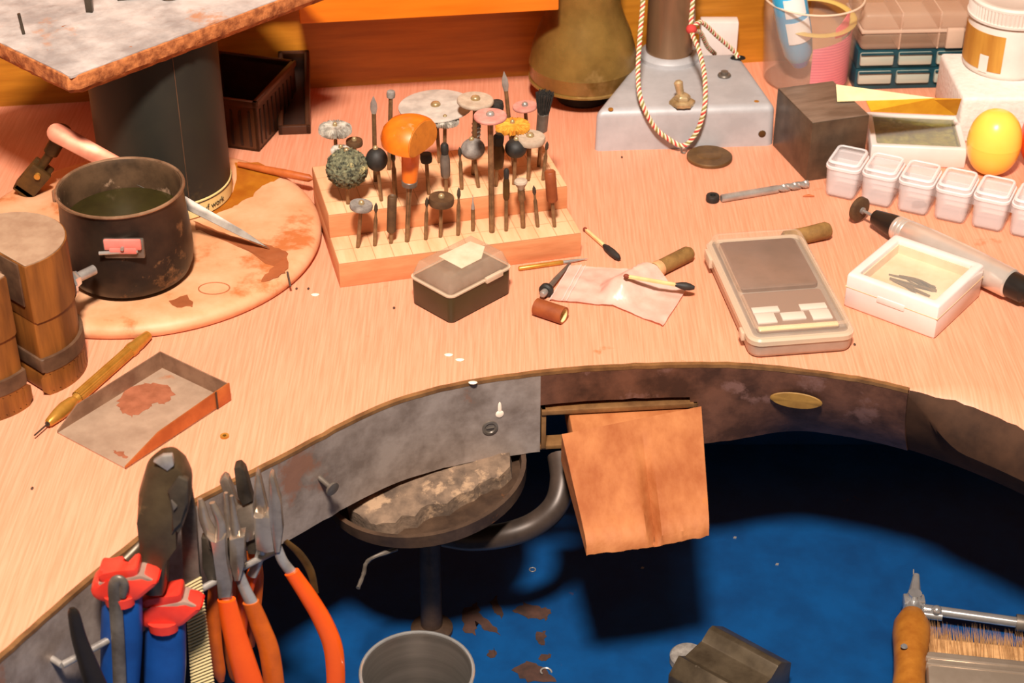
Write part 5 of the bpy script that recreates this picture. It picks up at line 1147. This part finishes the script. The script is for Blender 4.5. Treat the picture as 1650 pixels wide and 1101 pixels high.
# braided cord
def braid(pts, name_parent, R=.0011, r=.00085, turns=420):
    C = bez(pts, 14); ac = [0]
    for a, b in zip(C, C[1:]): ac.append(ac[-1]+(b-a).length)
    n = max(40, int(ac[-1]/.0011)); D = []; j = 0
    for k in range(n+1):
        s_ = ac[-1]*k/n
        while j < len(ac)-2 and ac[j+1] < s_: j += 1
        D.append(C[j].lerp(C[j+1], (s_-ac[j])/max(1e-9, ac[j+1]-ac[j])))
    for q_, mat in enumerate(('cord_white', 'cord_red', 'cord_white', 'cord_green')):
        P = []
        for k, p in enumerate(D):
            t_ = (D[min(k+1, n)]-D[max(k-1, 0)]).normalized(); u_ = Vector((0, 1, 0)); u_ = (u_-t_*u_.dot(t_)).normalized(); w_ = t_.cross(u_); a = ac[-1]*k/n*turns*2+q_*math.pi/2
            P.append(p+(u_*math.cos(a)+w_*math.sin(a))*R)
        put('strand', MB().tube(P, r, 5), mat, name_parent)
cdn = thing('braided_cord', 'braided red and white cord looped over the post of the cast base', 'cord')
YF = .2535
lp = [aty(1037, -60, .318), aty(1036, 0, .312), aty(1031, 60, .296), aty(1028, 120, .274), aty(1034, 165, YF+.002), aty(1055, 205, YF), aty(1080, 226, YF), aty(1100, 235, YF), aty(1115, 224, YF), aty(1128, 200, YF), aty(1136, 165, YF+.002), aty(1135, 120, .274), aty(1126, 80, .295), aty(1114, 48, .312), aty(1116, 0, .322), aty(1118, -60, .325)]
braid(lp, cdn)
braid([aty(1114, 48, .3125), aty(1130, 36, .325), aty(1155, 58, .340), aty(1182, 82, .352), at(1189, 93, bh+.001)], cdn); braid([aty(1114, 50, .3135), aty(1128, 52, .330), aty(1140, 75, .352), aty(1152, 87, .368)], cdn)
put('knot', MB().ball(.0042, .0042, .0038, aty(1114, 47, .3125), 14), 'cord_red', cdn); put('tie_loop', MB().tube([Vector(aty(1102, 236, YF))+Vector((.002*math.cos(a*.6), -.001, .003*math.sin(a*.6)-.002)) for a in range(10)], .0007, 6), 'dull_steel', cdn)
q = at(1143, 256); t = thing('coin', 'worn bronze coin lying on the bench in front of the cast base', 'coin', TR(*q)); put('disc', MB().lathe([(0, 0), (.0162, 0), (.0168, .0006), (.0168, .0024), (.0160, .0030), (.0140, .0027), (0, .0027)], 48), 'coin', t)
put('relief', MB().lathe([(.009, .0025), (.0075, .0032), (.005, .0030), (0, .0034)], 30, sx=1.1, sy=.75), 'coin', t)

# brass bell-shaped jar on a dark foot
z0 = .017; bc = Vector((.0555, at(938, 163, z0).y+.0418, 0)); t = thing('brass_jar', 'bell-shaped brass jar on a dark foot by the back panel', 'jar', TR(*bc)); 
put('foot', MB().lathe([(.020, 0), (.021, .002), (.017, .008), (.017, z0+.001)], 32), 'dark_rubber', t)
put('bell', MB().lathe([(0, z0), (.036, z0-.001), (.0400, z0+.0005), (.0418, z0+.004), (.0422, z0+.0145), (.0424, z0+.0150), (.0418, z0+.0165), (.0398, z0+.028), (.0362, z0+.040), (.0312, z0+.052), (.0282, z0+.061), (.0270, z0+.070), (.0268, z0+.10), (.0268, z0+.16), (.0, z0+.17)], 64), 'brass_jar', t)
put('foot_ring', MB().lathe([(.0405, z0+.0002), (.0426, z0+.0008), (.0426, z0+.0022), (.0415, z0+.003)], 64), 'brass_jar', t)

# ================================================================== crumbs on the bench top
bits = [(362, 704, 'r', 'tiny brass washer on the bench near the nippers'), (723, 573, 'w', 'pale wax fleck on the bench left of its twin'), (741, 581, 'w', 'round pale wax crumb on the bench above the rim'), (762, 622, 'w', 'flat pale flake stuck on the rim edge'), (635, 497, 'd', 'small dark crumb left of the lidded box'), (508, 476, 'w', 'pale sliver beside the round board'), (497, 466, 'd', 'dark speck between round board and pale sliver'), (478, 466, 'd', 'dark speck at the edge of the round board'), (1002, 254, 'd', 'dark crumb in front of the cast base'), (1303, 318, 's', 'small wood splinter beside the drill bit'), (52, 788, 'd', 'tiny dark splinter on the bench by the scoop'), (1377, 556, 'd', 'dark speck by the corner of the pocket scale')]
for px, py, k, lab in bits:
    p = at(px, py); m = MB(); mat = {'r': 'brass', 'w': 'chip_pale', 'd': 'chip_dark', 's': 'stick_wood'}[k]
    if k == 'r': m.lathe([(.0011, 0), (.0026, 0), (.0026, .001), (.0011, .001), (.0011, 0)], 16)
    elif k == 'w': m.lathe([(.0022, 0), (.0025, .0006), (.001, .0011), (0, .0012)], 9, sx=1.1, sy=.7)
    elif k == 's': m.tube([(-.004, 0, .0008), (0, .0006, .001), (.004, 0, .0008)], [.0004, .0011, .0004], 6)
    else: m.lathe([(.0010, 0), (.0012, .0005), (.0005, .0010), (0, .0011)], 7, sx=.7, sy=1.2)
    tag(put('crumb', m, mat, M=TR(p.x, p.y, 0 if not (py == 622) else .0019)), lab, 'crumb', 'crumbs on the bench top')
